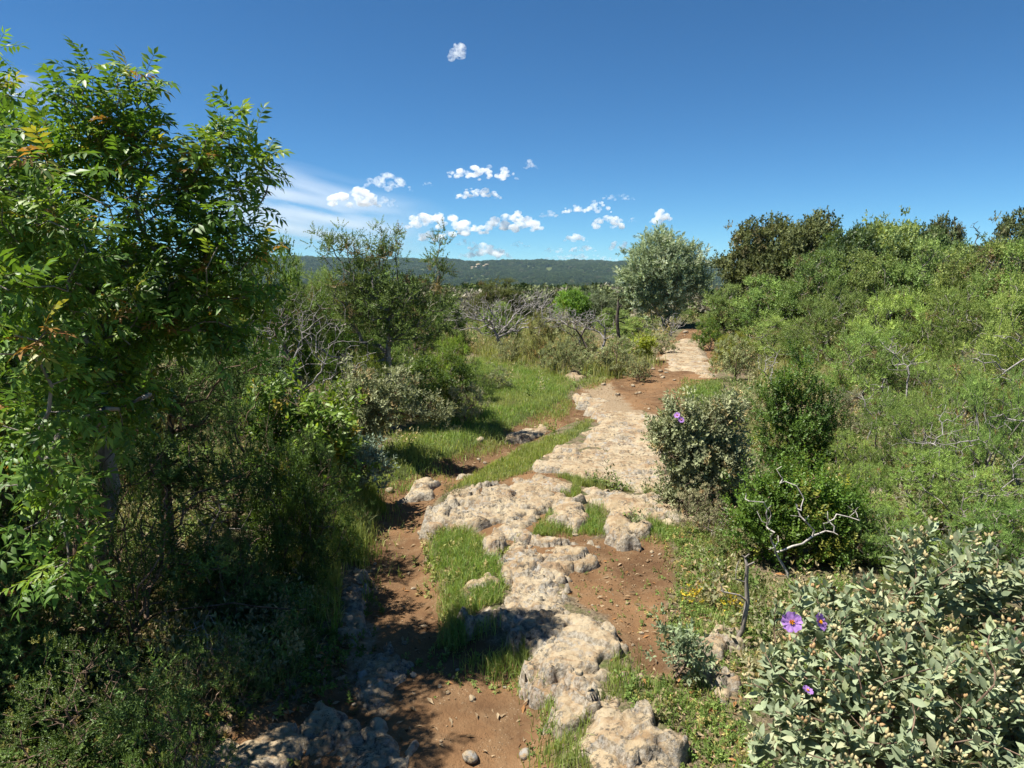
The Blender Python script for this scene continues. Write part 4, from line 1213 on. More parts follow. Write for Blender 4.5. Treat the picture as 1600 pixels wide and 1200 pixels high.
for i, (Y, px, top, w, sp_, lb) in enumerate([(20.5, 1325, 335, 150, 'broad_far', 'green oak filling the skyline between brownish and soft green oaks'), (21.5, 1425, 345, 130, 'oak_far', 'dull oak beside the soft green one on the skyline'), (20, 1500, 362, 130, 'broad_far', 'green oak below the thin bare treetop'), (18.5, 1545, 358, 110, 'broad_far', 'green oak beside the holm oak at the picture edge')]):
    put('oak_tree', lb, 'tree', Y, px, top, w, sp_, 660 + i, 'oaks on the skyline', ((.085, .13, .05), (.14, .19, .07)))
dead('dead_snag', 'thin bare treetop poking out of the thicket against the sky', 'snag', 19, 1522, [(1524, 350, 8, 8), (1528, 362, 6, 6)], 14, 85, 'bark_dark', rtip=.006, pw=.4, step=.2)
far = [(17, 1120, [(1120, 470, 36, 30), (1150, 478, 36, 26), (1105, 490, 24, 16)], 'feathery juniper nearest the trail end, beside the lone tree'),
       (16, 1190, [(1195, 455, 48, 34), (1170, 485, 40, 24), (1225, 470, 40, 36)], 'wide juniper below the dull dark holm oak'),
       (15, 1265, [(1270, 425, 60, 40), (1240, 450, 40, 34), (1300, 440, 40, 40)], 'bright juniper below the rounded brownish holm oak'),
       (14.5, 1350, [(1350, 410, 56, 32), (1330, 440, 60, 34), (1385, 430, 44, 34)], 'juniper directly below the soft green oak'),
       (14, 1440, [(1440, 400, 56, 32), (1420, 430, 60, 36), (1475, 420, 44, 34)], 'juniper under the small dark holm oak top'),
       (13, 1530, [(1530, 395, 50, 32), (1500, 425, 60, 36), (1565, 420, 44, 36)], 'tall juniper below the bare treetop'),
       (11.5, 1600, [(1600, 400, 60, 44), (1580, 440, 60, 40), (1640, 430, 60, 60)], 'tall juniper below the holm oak at the picture edge')]
for i, (Y, bx, bl, lb) in enumerate(far):
    plant('juniper_bush', lb, 'juniper', Y, bx, bl, 'juniper_far', 300, 90 + i, JR, bare=60, rtip=.004, step=.14)
mid = [(12, 1215, [(1215, 505, 50, 26), (1180, 515, 40, 22), (1250, 520, 40, 26)], 'low dull juniper behind the yellow-green bush by the trail', .8),
       (11, 1300, [(1300, 480, 62, 36), (1265, 500, 44, 34), (1340, 470, 40, 36)], 'shaggy juniper in the middle of the sunny slope', 1),
       (10, 1400, [(1400, 470, 66, 40), (1440, 500, 50, 40), (1365, 500, 44, 36)], 'grey-twigged juniper beside the shaggy one', 1),
       (9.4, 1500, [(1500, 465, 60, 40), (1540, 490, 50, 46), (1465, 490, 44, 36)], 'dense juniper above the white dead limb', 1),
       (8.2, 1350, [(1350, 535, 66, 36), (1385, 560, 50, 22), (1310, 530, 34, 26), (1400, 520, 44, 34)], 'rounded juniper with a dark hollow under its skirt', 1),
       (7.0, 1590, [(1590, 470, 60, 50), (1560, 520, 56, 40), (1640, 540, 70, 80)], 'near juniper with upturned tips at the picture edge', 1)]
for i, (Y, bx, bl, lb, s) in enumerate(mid):
    plant('juniper_bush', lb, 'juniper', Y, bx, bl, 'juniper_mid', 330, 100 + i, JR, bare=120, rtip=.0035, step=.12)
near = [(6.0, 1500, [(1500, 560, 50, 36), (1460, 590, 50, 34), (1540, 590, 50, 40)], 'yellow-tipped juniper in front of the rounded one', 200),
        (5.0, 1430, [(1420, 640, 56, 40), (1390, 680, 46, 40), (1470, 650, 50, 40), (1370, 640, 28, 30)], 'juniper lobe next to the upright dark shrub', 230),
        (4.6, 1570, [(1560, 620, 56, 46), (1600, 680, 60, 60), (1530, 680, 50, 36), (1610, 590, 50, 60)], 'big feathery juniper with grey dead limbs inside', 280),
        (4.0, 1480, [(1470, 730, 50, 40), (1520, 770, 60, 40), (1420, 760, 46, 36), (1590, 770, 60, 50)], 'low juniper spilling towards the pink-flowered rockrose', 260),
        (3.7, 1400, [(1390, 840, 50, 36), (1430, 810, 36, 26), (1350, 800, 34, 30)], 'thin juniper sprays behind the pink-flowered rockrose', 90)]
for i, (Y, bx, bl, lb, n) in enumerate(near):
    plant('juniper_bush', lb, 'juniper', Y, bx, bl, 'juniper_near', n, 110 + i, JR, bare=130, k=5, scale=1.1, nbranch=8)
dead('dead_branch', 'bleached dead limb lying across the junipers at the picture edge', 'dead branch', 5.6, 1640, [(1560, 525, 20, 8), (1530, 560, 26, 20), (1560, 590, 30, 20)], 60, 116, rtip=.0018, pw=.45, wob=.3, trunk_px=[(1620, 560), (1600, 540)])
dead('dead_branch', 'tangle of grey dead limbs under the big feathery juniper', 'dead branch', 4.4, 1640, [(1560, 650, 40, 26), (1500, 690, 50, 30), (1590, 760, 40, 40)], 160, 117, rtip=.0014, pw=.45, wob=.3, trunk_px=[(1640, 700), (1610, 660)])

for i, (Y, px, top, w, sp_, lb) in enumerate([
        (8.0, 1450, 560, 170, 'juniper_mid', 'low juniper between the rounded one and the picture edge'), (6.6, 1390, 600, 110, 'juniper_mid', 'small juniper behind the dull pinkish-grey rockrose'),
        (5.6, 1640, 560, 200, 'juniper_near', 'juniper cut by the picture edge beside the bleached limb'), (4.4, 1380, 700, 120, 'juniper_near', 'juniper tuft above the white rock'), (3.6, 1600, 760, 220, 'juniper_near', 'nearest juniper cut by the picture edge'),
        (3.3, 1480, 850, 160, 'juniper_near', 'low juniper right behind the tan buds of the big rockrose'), (12.6, 1300, 540, 120, 'kermes', 'low green scrub at the foot of the shaggy juniper'), (9.6, 1265, 575, 110, 'cistus_far', 'pale scrub in the dry grass below the sunny junipers'),
        (3.2, 1330, 890, 120, 'kermes', 'low oak sprouts around the white forked branches'),
        (5.3, 1260, 640, 170, 'kermes', 'dark skirt of leaves below the upright dark shrub'), (5.0, 1180, 700, 110, 'cistus_mid', 'pale shrub squeezed between the round rockrose and the dark shrub'), (4.9, 1350, 660, 120, 'juniper_near', 'juniper spray leaning on the upright dark shrub'),
        (7.5, 1180, 590, 110, 'cistus_far', 'low rockrose behind the leafy round one'), (14.5, 1110, 490, 60, 'broad_mid', 'green shrub in the bend at the trail end')]):
    put('slope_bush', lb, 'bush', Y, px, top, w, sp_, 640 + i, 'bushes of the sunny slope', ((.075, .15, .022), (.15, .25, .04)) if sp_ == 'kermes' else None)
for i, (Y, px, bl, lb) in enumerate([(4.3, 1480, [(1440, 680, 50, 30), (1490, 650, 40, 24)], 'grey dead twigs above the low spilling juniper'), (3.75, 1560, [(1540, 750, 50, 34), (1590, 720, 40, 30)], 'pale dead twigs at the picture edge beside the nearest juniper'),
                                     (7.0, 1430, [(1420, 560, 50, 24), (1390, 540, 30, 20)], 'pale dead twigs in the hollow of the rounded juniper'), (5.6, 1370, [(1365, 620, 30, 40)], 'thin pale stems beside the dull pinkish-grey rockrose')]):
    dead('dead_branch', lb, 'dead branch', Y, px, bl, 60, 150 + i, 'bark_dead', 'dead wood in the sunny thicket', rtip=.0011 * Y / 4, pw=.45, wob=.22, nbranch=8, alpha=.08)
plant('rockrose_shrub', 'grey rockrose with bare pale stems beside the far slab', 'shrub', 10.2, 1160, [(1150, 545, 34, 28), (1140, 575, 26, 28), (1172, 570, 22, 30), (1160, 595, 30, 14)], 'cistus_far', 230, 120, 'grey-leaved rockroses', bare=170)
plant('yellow_green_bush', 'low yellow-green bush peeping over the grey rockrose by the slab', 'bush', 11.6, 1135, [(1135, 528, 24, 12), (1165, 525, 20, 10)], 'broad_mid', 70, 121, colour=((.14, .17, .03), (.21, .24, .04), (.2, .2, .05), .05))
dead('dead_shrub', 'wispy bare grey stems beside the upright dark shrub', 'dead shrub', 8.8, 1210, [(1205, 570, 26, 34), (1230, 600, 24, 26)], 80, 122, rtip=.003, pw=.45)
plant('buckthorn_shrub', 'upright dark green small-leaved shrub between rockrose and junipers', 'shrub', 5.3, 1240, [(1247, 600, 20, 40), (1212, 625, 34, 34), (1270, 645, 36, 44), (1215, 680, 40, 40), (1265, 710, 50, 44), (1245, 655, 40, 40), (1245, 562, 11, 18), (1305, 705, 36, 44), (1235, 750, 56, 40), (1300, 770, 50, 36)], 'kermes', 320, 123, shell=.35, colour=((.055, .105, .022), (.105, .175, .035), (.19, .21, .05), .05), unique=True)
plant('rockrose_shrub', 'dull pinkish-grey rockrose topping the upright dark shrub', 'shrub', 6.6, 1325, [(1325, 610, 40, 26), (1300, 600, 30, 18), (1345, 630, 24, 24)], 'cistus_mid', 130, 124, 'grey-leaved rockroses', bare=60, colour=((.20, .20, .13), (.29, .28, .19), (.34, .25, .18), .25))
rk = plant('rockrose_shrub', 'leafy round rockrose with two mauve flowers beside the broad slab', 'shrub', 4.7, 1092, [(1090, 655, 48, 34), (1058, 695, 38, 40), (1112, 700, 44, 44), (1085, 745, 50, 36), (1048, 680, 28, 30), (1128, 645, 28, 24), (1115, 770, 40, 30), (1065, 765, 30, 26), (1140, 720, 24, 40)], 'cistus_mid', 350, 125, 'grey-leaved rockroses', k=3, unique=True)
rg = np.random.default_rng(5)
flower(rk[0], rk[5], P(1058, 649, 4.35), np.array([-.4, -.6, .6]), .02, rg)
flower(rk[0], rk[5], P(1064, 656, 4.33), np.array([.1, -.8, .5]), .02, rg)
plant('rockrose_shrub', 'small rockrose in front of the leafy round one, by the grey twigs', 'shrub', 4.3, 1105, [(1100, 770, 40, 30), (1075, 815, 24, 22), (1140, 820, 26, 26)], 'cistus_mid', 90, 126, 'grey-leaved rockroses', bare=40)
plant('kermes_oak_bush', 'bright green low oak bush behind the white forked branches', 'bush', 3.8, 1250, [(1200, 790, 42, 40), (1255, 780, 50, 44), (1310, 800, 44, 44), (1225, 835, 50, 30), (1290, 850, 50, 30), (1180, 830, 26, 26), (1335, 840, 30, 26)], 'kermes', 260, 127, shell=.35, unique=True, colour=((.06, .12, .02), (.125, .205, .032), (.2, .21, .04), .08))
dead('dead_shrub', 'white forked dead branches rising behind the pink-flowered rockrose', 'dead shrub', 3.4, 1268, [(1165, 775, 16, 14), (1200, 810, 26, 26), (1222, 745, 16, 24), (1215, 850, 20, 20), (1300, 815, 22, 30), (1340, 800, 24, 22), (1250, 800, 16, 30)], 60, 128, 'bark_white', rtip=.0021, pw=.4, nbranch=16, wob=.14, alpha=.06, rmax=.0085, step=.06)
dead('dead_shrub', 'fine grey twigs beside the small rockrose at the trail edge', 'dead shrub', 4.2, 1130, [(1120, 830, 34, 40), (1145, 860, 30, 30)], 110, 129, 'bark_grey', rtip=.0022, pw=.45)
dead('dead_sapling', 'bare split dead stem rising from the grey rocks', 'dead stem', 2.85, 1164, [(1150, 895, 12, 14), (1172, 880, 10, 10), (1130, 920, 12, 12), (1160, 870, 20, 14)], 12, 130, 'bark_grey', rtip=.0032, pw=.6, trunk_px=[(1160, 985), (1168, 940), (1166, 910)], nbranch=6, rmax=.016)
plant('rockrose_seedling', 'young rockrose seedling among the weeds beside the soil patch', 'plant', 2.6, 1062, [(1056, 1000, 10, 18), (1068, 1025, 16, 18)], 'cistus_mid', 16, 131, scale=.8, colour=((.17, .215, .12), (.24, .28, .17), (.25, .25, .15), .05), unique=True)
plant('wild_thyme', 'dark cushion of thyme on the end of the grass strip', 'plant', 4.85, 700, [(700, 762, 22, 12), (715, 768, 16, 8)], 'kermes', 46, 132, scale=.6, colour=((.06, .075, .03), (.10, .115, .045), (.15, .12, .06), .15))
for i, (Y, bx, bl, lb) in enumerate([(2.75, 130, [(120, 960, 80, 60), (60, 1000, 60, 50)], 'curved grey dead twigs low in the shaded thicket corner'),
                                     (2.7, 330, [(310, 990, 60, 60), (260, 1050, 50, 40)], 'arching dead twigs near the shaded white flagstone'),
                                     (3.4, 300, [(290, 820, 70, 50), (360, 790, 60, 40)], 'grey dead twigs under the feathery shaded juniper')]):
    dead('dead_twig', lb, 'dead twigs', Y, bx, bl, 26, 140 + i, 'bark_grey', 'dead twigs in the thicket', rtip=.002, pw=.45, wob=.7, nbranch=8)


# ------------------------------------------------------------------ grass, weeds and litter
def scatter(polyw, n, rng, avoid=True, margin=0.0, soft=0.0):
    p = np.asarray(polyw)[:, :2]
    lo, hi = p.min(0) - soft * 2, p.max(0) + soft * 2
    out = []
    tot = 0
    for _ in range(40):
        q = rng.uniform(lo, hi, (n * 2, 2))
        s = poly_sd(p, q[:, 0], q[:, 1]) + (.06 * pn(q[:, 0] * 4, q[:, 1] * 4, 3.3) if not soft else soft * (1.3 * pn(q[:, 0] * 2.2, q[:, 1] * 2.2, 3.3) + .8 * pn(q[:, 0] * 9, q[:, 1] * 9, 4.3)) + rng.normal(0, soft * .6, len(q)))
        q = q[s > margin]
        if avoid:
            for rp in ROCK_POLYS:
                q = q[poly_sd(rp, q[:, 0], q[:, 1]) < .015] if len(q) else q
        out.append(q); tot += len(q)
        if tot >= n:
            break
    return np.concatenate(out)[:n]


def blades(q, h, w, rng, cols, lean=.35, clump=3.0):
    n = len(q)
    z = H(q[:, 0], q[:, 1]) - .004
    b = np.stack([q[:, 0], q[:, 1], z], 1)
    cl = .75 + .5 * (pn(q[:, 0] * clump, q[:, 1] * clump, 6.6) + .5)
    hh = h * cl * rng.uniform(.45, 1.25, n)
    a = rng.uniform(0, 6.28, n)
    side = np.stack([np.cos(a), np.sin(a), np.zeros(n)], 1)
    a2 = rng.uniform(0, 6.28, n)
    ld = np.stack([np.cos(a2), np.sin(a2), np.zeros(n)], 1) * (np.abs(rng.normal(0, lean, n)))[:, None]
    mid = b + (np.array([0, 0, 1.0]) + ld * .45) * (hh * .55)[:, None]
    tip = b + nrm(np.array([0, 0, 1.0]) + ld * 1.6) * hh[:, None]
    ww = w * rng.uniform(.6, 1.3, n)[:, None]
    V = np.stack([b - side * ww, b + side * ww, mid - side * ww * .7, mid + side * ww * .7, tip], 1).reshape(-1, 3)
    i = (np.arange(n) * 5)[:, None]
    F = np.concatenate([i + np.array([[0, 1, 3]]), i + np.array([[0, 3, 2]]), i + np.array([[2, 3, 4]])])
    cc = tint(n, rng, *cols)
    f = np.clip(.25 + 1.0 * fbm(q[:, 0] * 1.3, q[:, 1] * 1.3, 9.9, 3) + rng.normal(0, .12, n), 0, .8)[:, None]
    cc = cc * (1 - f) + np.array([.25, .28, .10]) * f * rng.uniform(.8, 1.2, (n, 1))
    C = np.repeat(cc, 5, 0)
    return V, F, C


GREEN = ((.125, .20, .045), (.195, .28, .07), (.34, .30, .13), .10)
LUSH = ((.09, .155, .025), (.15, .225, .045), (.32, .28, .12), .05)
DRY = ((.22, .22, .09), (.36, .32, .17), (.17, .21, .06), .3)


def grass(name, label, polys, n, h, w, cols, seed, lean=.35, z=0.0, margin=0.0, soft=.09):
    rng = np.random.default_rng(seed)
    ar = []
    for p in polys:
        p = np.asarray(p)
        ar.append(abs(np.dot(p[:, 0], np.roll(p[:, 1], 1)) - np.dot(p[:, 1], np.roll(p[:, 0], 1))) / 2)
    q = np.concatenate([scatter(p, max(20, int(n * a / sum(ar))), rng, True, margin, soft) for p, a in zip(polys, ar)])
    V, F, C = blades(q, h, w, rng, cols, lean)
    TRI[name] = TRI.get(name, 0) + len(F)
    obj(name, mesh(name, V, F, M['grass'], C), None, (0, 0, 0), 'stuff', label, 'grass')


grass('verge_grass', 'soft green grass of the verge beside the red trail', [VERGE], 42000, .075, .0024, GREEN, 400, .5, soft=.14)
grass('strip_grass', 'narrow strip of short grass between trail and ledge', [STRIP], 9000, .045, .0022, ((.16, .22, .045), (.24, .29, .07), (.36, .31, .15), .2), 401)
CLUMP = GP([(705, 985), (688, 920), (684, 850), (700, 825), (745, 822), (755, 850), (760, 880), (795, 900), (790, 935), (780, 965), (785, 985), (760, 990), (725, 990)], -.03)
grass('tall_grass', 'tall lush grass clump growing against the ledge', [CLUMP], 8000, .08, .0016, GREEN, 402, .5, soft=.05)
grass('ledge_grass', 'grass tufts in the cracks between the boulders of the ledge', [GP(p) for p in (
    [(855, 770), (890, 742), (930, 758), (900, 775), (865, 775)], [(800, 820), (830, 810), (850, 835), (830, 842)], [(920, 800), (945, 790), (945, 825), (930, 830), (915, 822)],
    [(862, 812), (880, 805), (925, 822), (900, 832)], [(1000, 812), (1040, 800), (1045, 830), (1010, 838)], [(815, 760), (840, 765), (860, 775), (830, 775)], [(925, 690), (965, 692), (960, 700), (925, 698)],
    [(770, 1010), (830, 990), (835, 1040), (875, 1060), (865, 1100), (820, 1050)], [(880, 1140), (905, 1120), (915, 1200), (860, 1200)], [(950, 1050), (985, 1045), (1000, 1080), (950, 1085)])], 9000, .07, .002, GREEN, 403)
grass('dry_grass', 'straw-coloured tall grass around the dead trees and rockroses', [GP([(740, 560), (770, 520), (830, 500), (900, 520), (880, 590), (830, 572)]), GP([(880, 590), (960, 575), (1000, 560), (1030, 575), (960, 592)]), GP([(1180, 640), (1190, 560), (1300, 540), (1360, 600), (1300, 640)])], 26000, .26, .0045, DRY, 404)
grass('far_grass', 'thin grass between the stones of the far trail', [FARGRASS, GP([(925, 606), (955, 592), (985, 588), (1000, 578), (960, 580), (900, 600)])], 6000, .05, .004, GREEN, 405)
grass('trailside_grass', 'grass in the shade along the thicket edge of the trail', [GP([(540, 860), (565, 800), (590, 762), (550, 760), (490, 820), (450, 900), (500, 960), (520, 930)])], 9000, .16, .0024, LUSH, 406)
SHADE_W = GP([(540, 880), (500, 850), (400, 900), (380, 1000), (330, 1120), (300, 1170), (430, 1110), (520, 1075), (530, 990)])
RIGHT_W = GP([(1045, 830), (1070, 812), (1110, 830), (1150, 900), (1180, 960), (1160, 1060), (1180, 1150), (1230, 1250), (1090, 1250), (1060, 1150), (1010, 1090), (950, 1060), (960, 1030), (1000, 1060), (1050, 1060), (1055, 1000), (1040, 950), (1058, 900)])


def weeds(name, label, polyw, n, size, cols, seed, k=9, dens=2.0):
    rng = np.random.default_rng(seed)
    q = scatter(polyw, n, rng, True, 0, .12)
    keep = pn(q[:, 0] * dens, q[:, 1] * dens, 2.2) + rng.normal(0, .25, len(q)) > -.25
    q = q[keep]
    T = [shoot(t_small(.016, .008), k * 2, .03, np.random.default_rng(seed + i), (1.4, .5), False, (1, .7), .3) for i in range(4)]
    n = len(q)
    pos = np.stack([q[:, 0], q[:, 1], H(q[:, 0], q[:, 1]) - .003], 1)
    d = np.array([0, 0, 1.0]) + rng.normal(0, .4, (n, 3))
    Mx = frames(d, rng.normal(size=(n, 3))) * (size * rng.uniform(.5, 1.5, n))[:, None, None]
    cl = tint(n, rng, *cols)
    wh = rng.integers(0, 4, n)
    V, F, C = cat([inst(T[v], Mx[wh == v], pos[wh == v], cl[wh == v]) for v in range(4)])
    TRI[name] = len(F)
    obj(name, mesh(name, V, F, M['matt_leaf'], C), None, (0, 0, 0), 'stuff', label, 'weeds')


weeds('shade_weeds', 'low green weeds in the shade between thicket and flagstones', SHADE_W, 1600, 1.1, ((.07, .12, .025), (.13, .18, .04), (.2, .15, .06), .1), 410)
weeds('corner_weeds', 'dark low weeds in the bottom corner under the thicket', GP([(-100, 1250), (-100, 1100), (200, 1080), (330, 1130), (270, 1210), (200, 1290)]), 1200, 1.2, ((.06, .11, .025), (.11, .16, .04), (.2, .15, .06), .1), 409)
weeds('trailside_weeds', 'low flowering weeds between the soil patch and the rockrose', RIGHT_W, 2600, .8, ((.12, .19, .045), (.20, .26, .075), (.36, .30, .12), .16), 411)
weeds('trail_sprouts', 'scattered green sprouts on the sunny bare soil', GP([(690, 1000), (760, 1010), (850, 1060), (860, 1120), (800, 1060), (720, 1040)]), 160, .7, ((.13, .2, .05), (.2, .26, .08)), 412, dens=4)
weeds('clump_weeds', 'yellowish weeds mixed into the tall grass by the ledge', CLUMP, 260, 1.3, ((.17, .2, .06), (.27, .27, .1), (.3, .25, .12), .2), 415, dens=3)
weeds('patch_sprouts', 'tiny sprouts dotting the brown soil patch', SOIL_PATCH, 130, .5, ((.13, .2, .05), (.2, .26, .08)), 413)
grass('trailside_tufts', 'short grass tufts among the weeds beside the soil patch', [RIGHT_W], 9000, .035, .0016, GREEN, 414)


def yellow_flowers():
    rng = np.random.default_rng(420)
    for (px, py, lb) in ((1082, 925, 'spray of yellow flowers among the weeds by the soil patch'), (1150, 940, 'yellow flower spray behind the bare dead stem')):
        p = G(px, py + 20, 0)
        o = np.array([p[0], p[1], Hs(p[0], p[1])])
        root = obj('yellow_flower_spray', None, None, o, None, lb, 'flowers', 'yellow flower sprays')
        tips = o + np.stack([rng.normal(0, .035, 26), rng.normal(0, .03, 26), rng.uniform(.03, .10, 26)], 1)
        S = grow(o, tips, rng, .03)
        wood(root, S, o, M['bark_brown'], .0009, .3, nbranch=0, trunk_name='stem')
        n = len(tips) * 5
        V, F, C = inst(t_small(.014, .007), frames(rng.normal(size=(n, 3)) + np.array([0, 0, .6]), rng.normal(size=(n, 3))), np.repeat(tips, 5, 0) - o, tint(n, rng, (.55, .42, .03), (.66, .55, .06)))
        obj('blossoms', mesh('blossoms', V, F, M['petal'], C), root, kind='stuff')


yellow_flowers()


def litter():
    rng = np.random.default_rng(430)
    polys = [SHADE_W, RIGHT_W, GP([(300, 1180), (0, 1200), (-300, 1100), (0, 900), (400, 850), (540, 800)]), GP([(1100, 820), (1180, 650), (1400, 620), (1700, 800), (1700, 1200), (1250, 1200)])]
    q = np.concatenate([scatter(p, m, rng) for p, m in zip(polys, (1500, 1200, 4000, 5000))] + [scatter(TRAIL, 420, rng), scatter(SOIL_PATCH, 90, rng), scatter(TRAIL_FAR, 200, rng)])
    n = len(q)
    pos = np.stack([q[:, 0], q[:, 1], H(q[:, 0], q[:, 1]) + rng.uniform(.002, .012, n)], 1)
    a = rng.uniform(0, 6.28, n)
    d = np.stack([np.cos(a), np.sin(a), rng.normal(0, .2, n)], 1)
    V, F, C = inst(t_small(.035, .012, .4, .3), frames(d, np.array([0, 0, 1.0]) + rng.normal(0, .4, (n, 3))) * rng.uniform(.5, 1.4, n)[:, None, None], pos, tint(n, rng, (.16, .10, .055), (.34, .26, .17), (.24, .12, .05), .15))
    obj('leaf_litter', mesh('leaf_litter', V, F, M['bud'], C), None, (0, 0, 0), 'stuff', 'dry brown leaf litter under the shrubs', 'leaf litter')


litter()


def spread(name, label, cat_, T, mat, pos, Mx, col):
    """stuff nobody could count: one object that scatters a small mesh over points"""
    src = bpy.data.objects.new(name + '_piece', mesh(name + '_piece', T[0], T[1], mat, T[2]))
    sc = np.linalg.norm(Mx[:, :, 0], axis=1)
    R = Mx / sc[:, None, None]
    eul = np.stack([np.arctan2(R[:, 2, 1], R[:, 2, 2]), -np.arcsin(R[:, 2, 0].clip(-1, 1)), np.arctan2(R[:, 1, 0], R[:, 0, 0])], 1)
    me = bpy.data.meshes.new(name)
    n = len(pos)
    me.vertices.add(n)
    me.vertices.foreach_set('co', np.asarray(pos, np.float32).ravel())
    me.attributes.new('turn', 'FLOAT_VECTOR', 'POINT').data.foreach_set('vector', eul.astype(np.float32).ravel())
    me.attributes.new('size', 'FLOAT', 'POINT').data.foreach_set('value', sc.astype(np.float32))
    me.attributes.new('tint', 'FLOAT_COLOR', 'POINT').data.foreach_set('color', np.concatenate([col, np.ones((n, 1))], 1).astype(np.float32).ravel())
    ng = bpy.data.node_groups.new(name, 'GeometryNodeTree')
    ng.interface.new_socket('Geometry', in_out='INPUT', socket_type='NodeSocketGeometry')
    ng.interface.new_socket('Geometry', in_out='OUTPUT', socket_type='NodeSocketGeometry')
    gi, go = ng.nodes.new('NodeGroupInput'), ng.nodes.new('NodeGroupOutput')
    ip = ng.nodes.new('GeometryNodeInstanceOnPoints')
    oi = ng.nodes.new('GeometryNodeObjectInfo')
    oi.inputs[0].default_value = src
    a1 = ng.nodes.new('GeometryNodeInputNamedAttribute'); a1.data_type = 'FLOAT_VECTOR'; a1.inputs[0].default_value = 'turn'
    a2 = ng.nodes.new('GeometryNodeInputNamedAttribute'); a2.data_type = 'FLOAT'; a2.inputs[0].default_value = 'size'
    er = ng.nodes.new('FunctionNodeEulerToRotation')
    L = ng.links.new
    L(gi.outputs[0], ip.inputs['Points']); L(oi.outputs['Geometry'], ip.inputs['Instance'])
    L(a1.outputs[0], er.inputs[0]); L(er.outputs[0], ip.inputs['Rotation']); L(a2.outputs[0], ip.inputs['Scale'])
    L(ip.outputs[0], go.inputs[0])
    o = obj(name, me, None, (0, 0, 0), 'stuff', label, cat_)
    md = o.modifiers.new('spread', 'NODES')
    md.node_group = ng
    return o


OAK_SPOT = GP([(1150, 900), (1170, 830), (1340, 830), (1370, 900), (1260, 930)])


def undergrowth():
    """low scrub that hides the soil everywhere off the trail"""
    rng = np.random.default_rng(480)
    open_ = SOILS + [VERGE, STRIP, CLUMP, FARGRASS]

    def points(n, x0, x1, y0, y1, clear, freq, thr):
        y = np.exp(rng.uniform(math.log(y0), math.log(y1), n))
        x = rng.uniform(x0, x1, n) * np.maximum(y, 3.6) / 6
        keep = pn(x * freq, y * freq, 7.0) + rng.normal(0, .2, n) > thr
        for p in open_:
            keep &= (poly_sd(p, x, y) < -clear + .1 * pn(x * 3, y * 3, 1.0)) | ((p is VERGE) & (rng.uniform(0, 1, n) < .22))
        for p in ROCK_POLYS:
            keep &= poly_sd(p, x, y) < 0
        keep &= (poly_sd(OAK_SPOT, x, y) < 0)
        keep &= (poly_sd(RIGHT_W, x, y) < 0) | (rng.uniform(0, 1, n) < .25)
        return x[keep], y[keep]
    ra = np.random.default_rng(5)
    straw = []
    for i in range(44):
        ln = ra.uniform(.04, .13); az = ra.uniform(0, 6.28); th = abs(ra.normal(0, .45))
        b = ra.normal(0, .025, 3); b[1] = 0
        d0 = np.array([math.sin(th) * math.cos(az), math.cos(th), math.sin(th) * math.sin(az)])
        d1 = nrm(d0 + np.array([math.cos(az) * .7, -.25, math.sin(az) * .7]))
        sd = np.array([-math.sin(az), 0, math.cos(az)]) * .0009
        p1 = b + d0 * ln * .6
        straw.append((np.stack([b - sd, b + sd, p1 - sd * .8, p1 + sd * .8, p1 + d1 * ln * .4]), np.array([[0, 1, 3], [0, 3, 2], [2, 3, 4]]), np.ones((5, 3)) * ra.uniform(.75, 1.2)))
    straw = cat(straw)
    for nm, lb, ct, T, n, size, cols, clear, thr in (
            ('scrub_undergrowth', 'low green scrub covering the ground off the trail', 'undergrowth', bundle(lambda q: shoot(t_small(.024, .012), 12, .08, q, (1.2, .5), False, (1, .8), .25), 7, .8, np.random.default_rng(3), .03), 15000, 1.1, ((.10, .155, .04), (.17, .22, .07), (.24, .22, .11), .2), .12, -.15),
            ('grey_undergrowth', 'low grey-leaved scrub and dry stalks off the trail', 'undergrowth', bundle(lambda q: shoot(t_small(.030, .012), 8, .11, q, (1.0, .35), True, (1, .7), .25), 6, .6, np.random.default_rng(4), .03), 9000, 1.1, ((.19, .20, .11), (.29, .28, .17), (.36, .29, .17), .3), .15, -.05),
            ('dry_undergrowth', 'dry straw tufts between the shrubs', 'undergrowth', straw, 15000, 1.0, ((.26, .24, .11), (.40, .35, .20), (.18, .21, .07), .3), .1, -.1)):
        x, y = points(n, -6.5, 7.5, 2.3, 26, clear, .8, thr)
        m = len(x)
        pos = np.stack([x, y, H(x, y) - .01], 1)
        d = np.array([0, 0, 1.0]) + rng.normal(0, .25, (m, 3))
        sz = size * rng.uniform(.6, 1.5, m) * (.75 + .045 * y)
        spread(nm, lb, ct, T, M['scrub_leaf'], pos, frames(d, rng.normal(size=(m, 3))) * sz[:, None, None], tint(m, rng, *cols))


undergrowth()

# ------------------------------------------------------------------ loose stones
def stone_mesh(seed):
    import bmesh
    bm = bmesh.new()
    bmesh.ops.create_icosphere(bm, subdivisions=2, radius=1)
    co = np.array([v.co[:] for v in bm.verts])
    F = np.array([[v.index for v in f.verts] for f in bm.faces])
    bm.free()
    s = 1 + .28 * pn(co[:, 0] * 1.3 + seed, co[:, 1] * 1.3, co[:, 2] * 1.3) + .12 * pn(co[:, 0] * 3, co[:, 1] * 3 + seed, co[:, 2] * 3)
    co = co * s[:, None]
    co = np.sign(co) * np.abs(co) ** .9
    return mesh('stone', co * np.array([1, .8, .55]), F, M['rock'], None, False)


STONES = [stone_mesh(i * 3.1) for i in range(6)]
rs = np.random.default_rng(440)


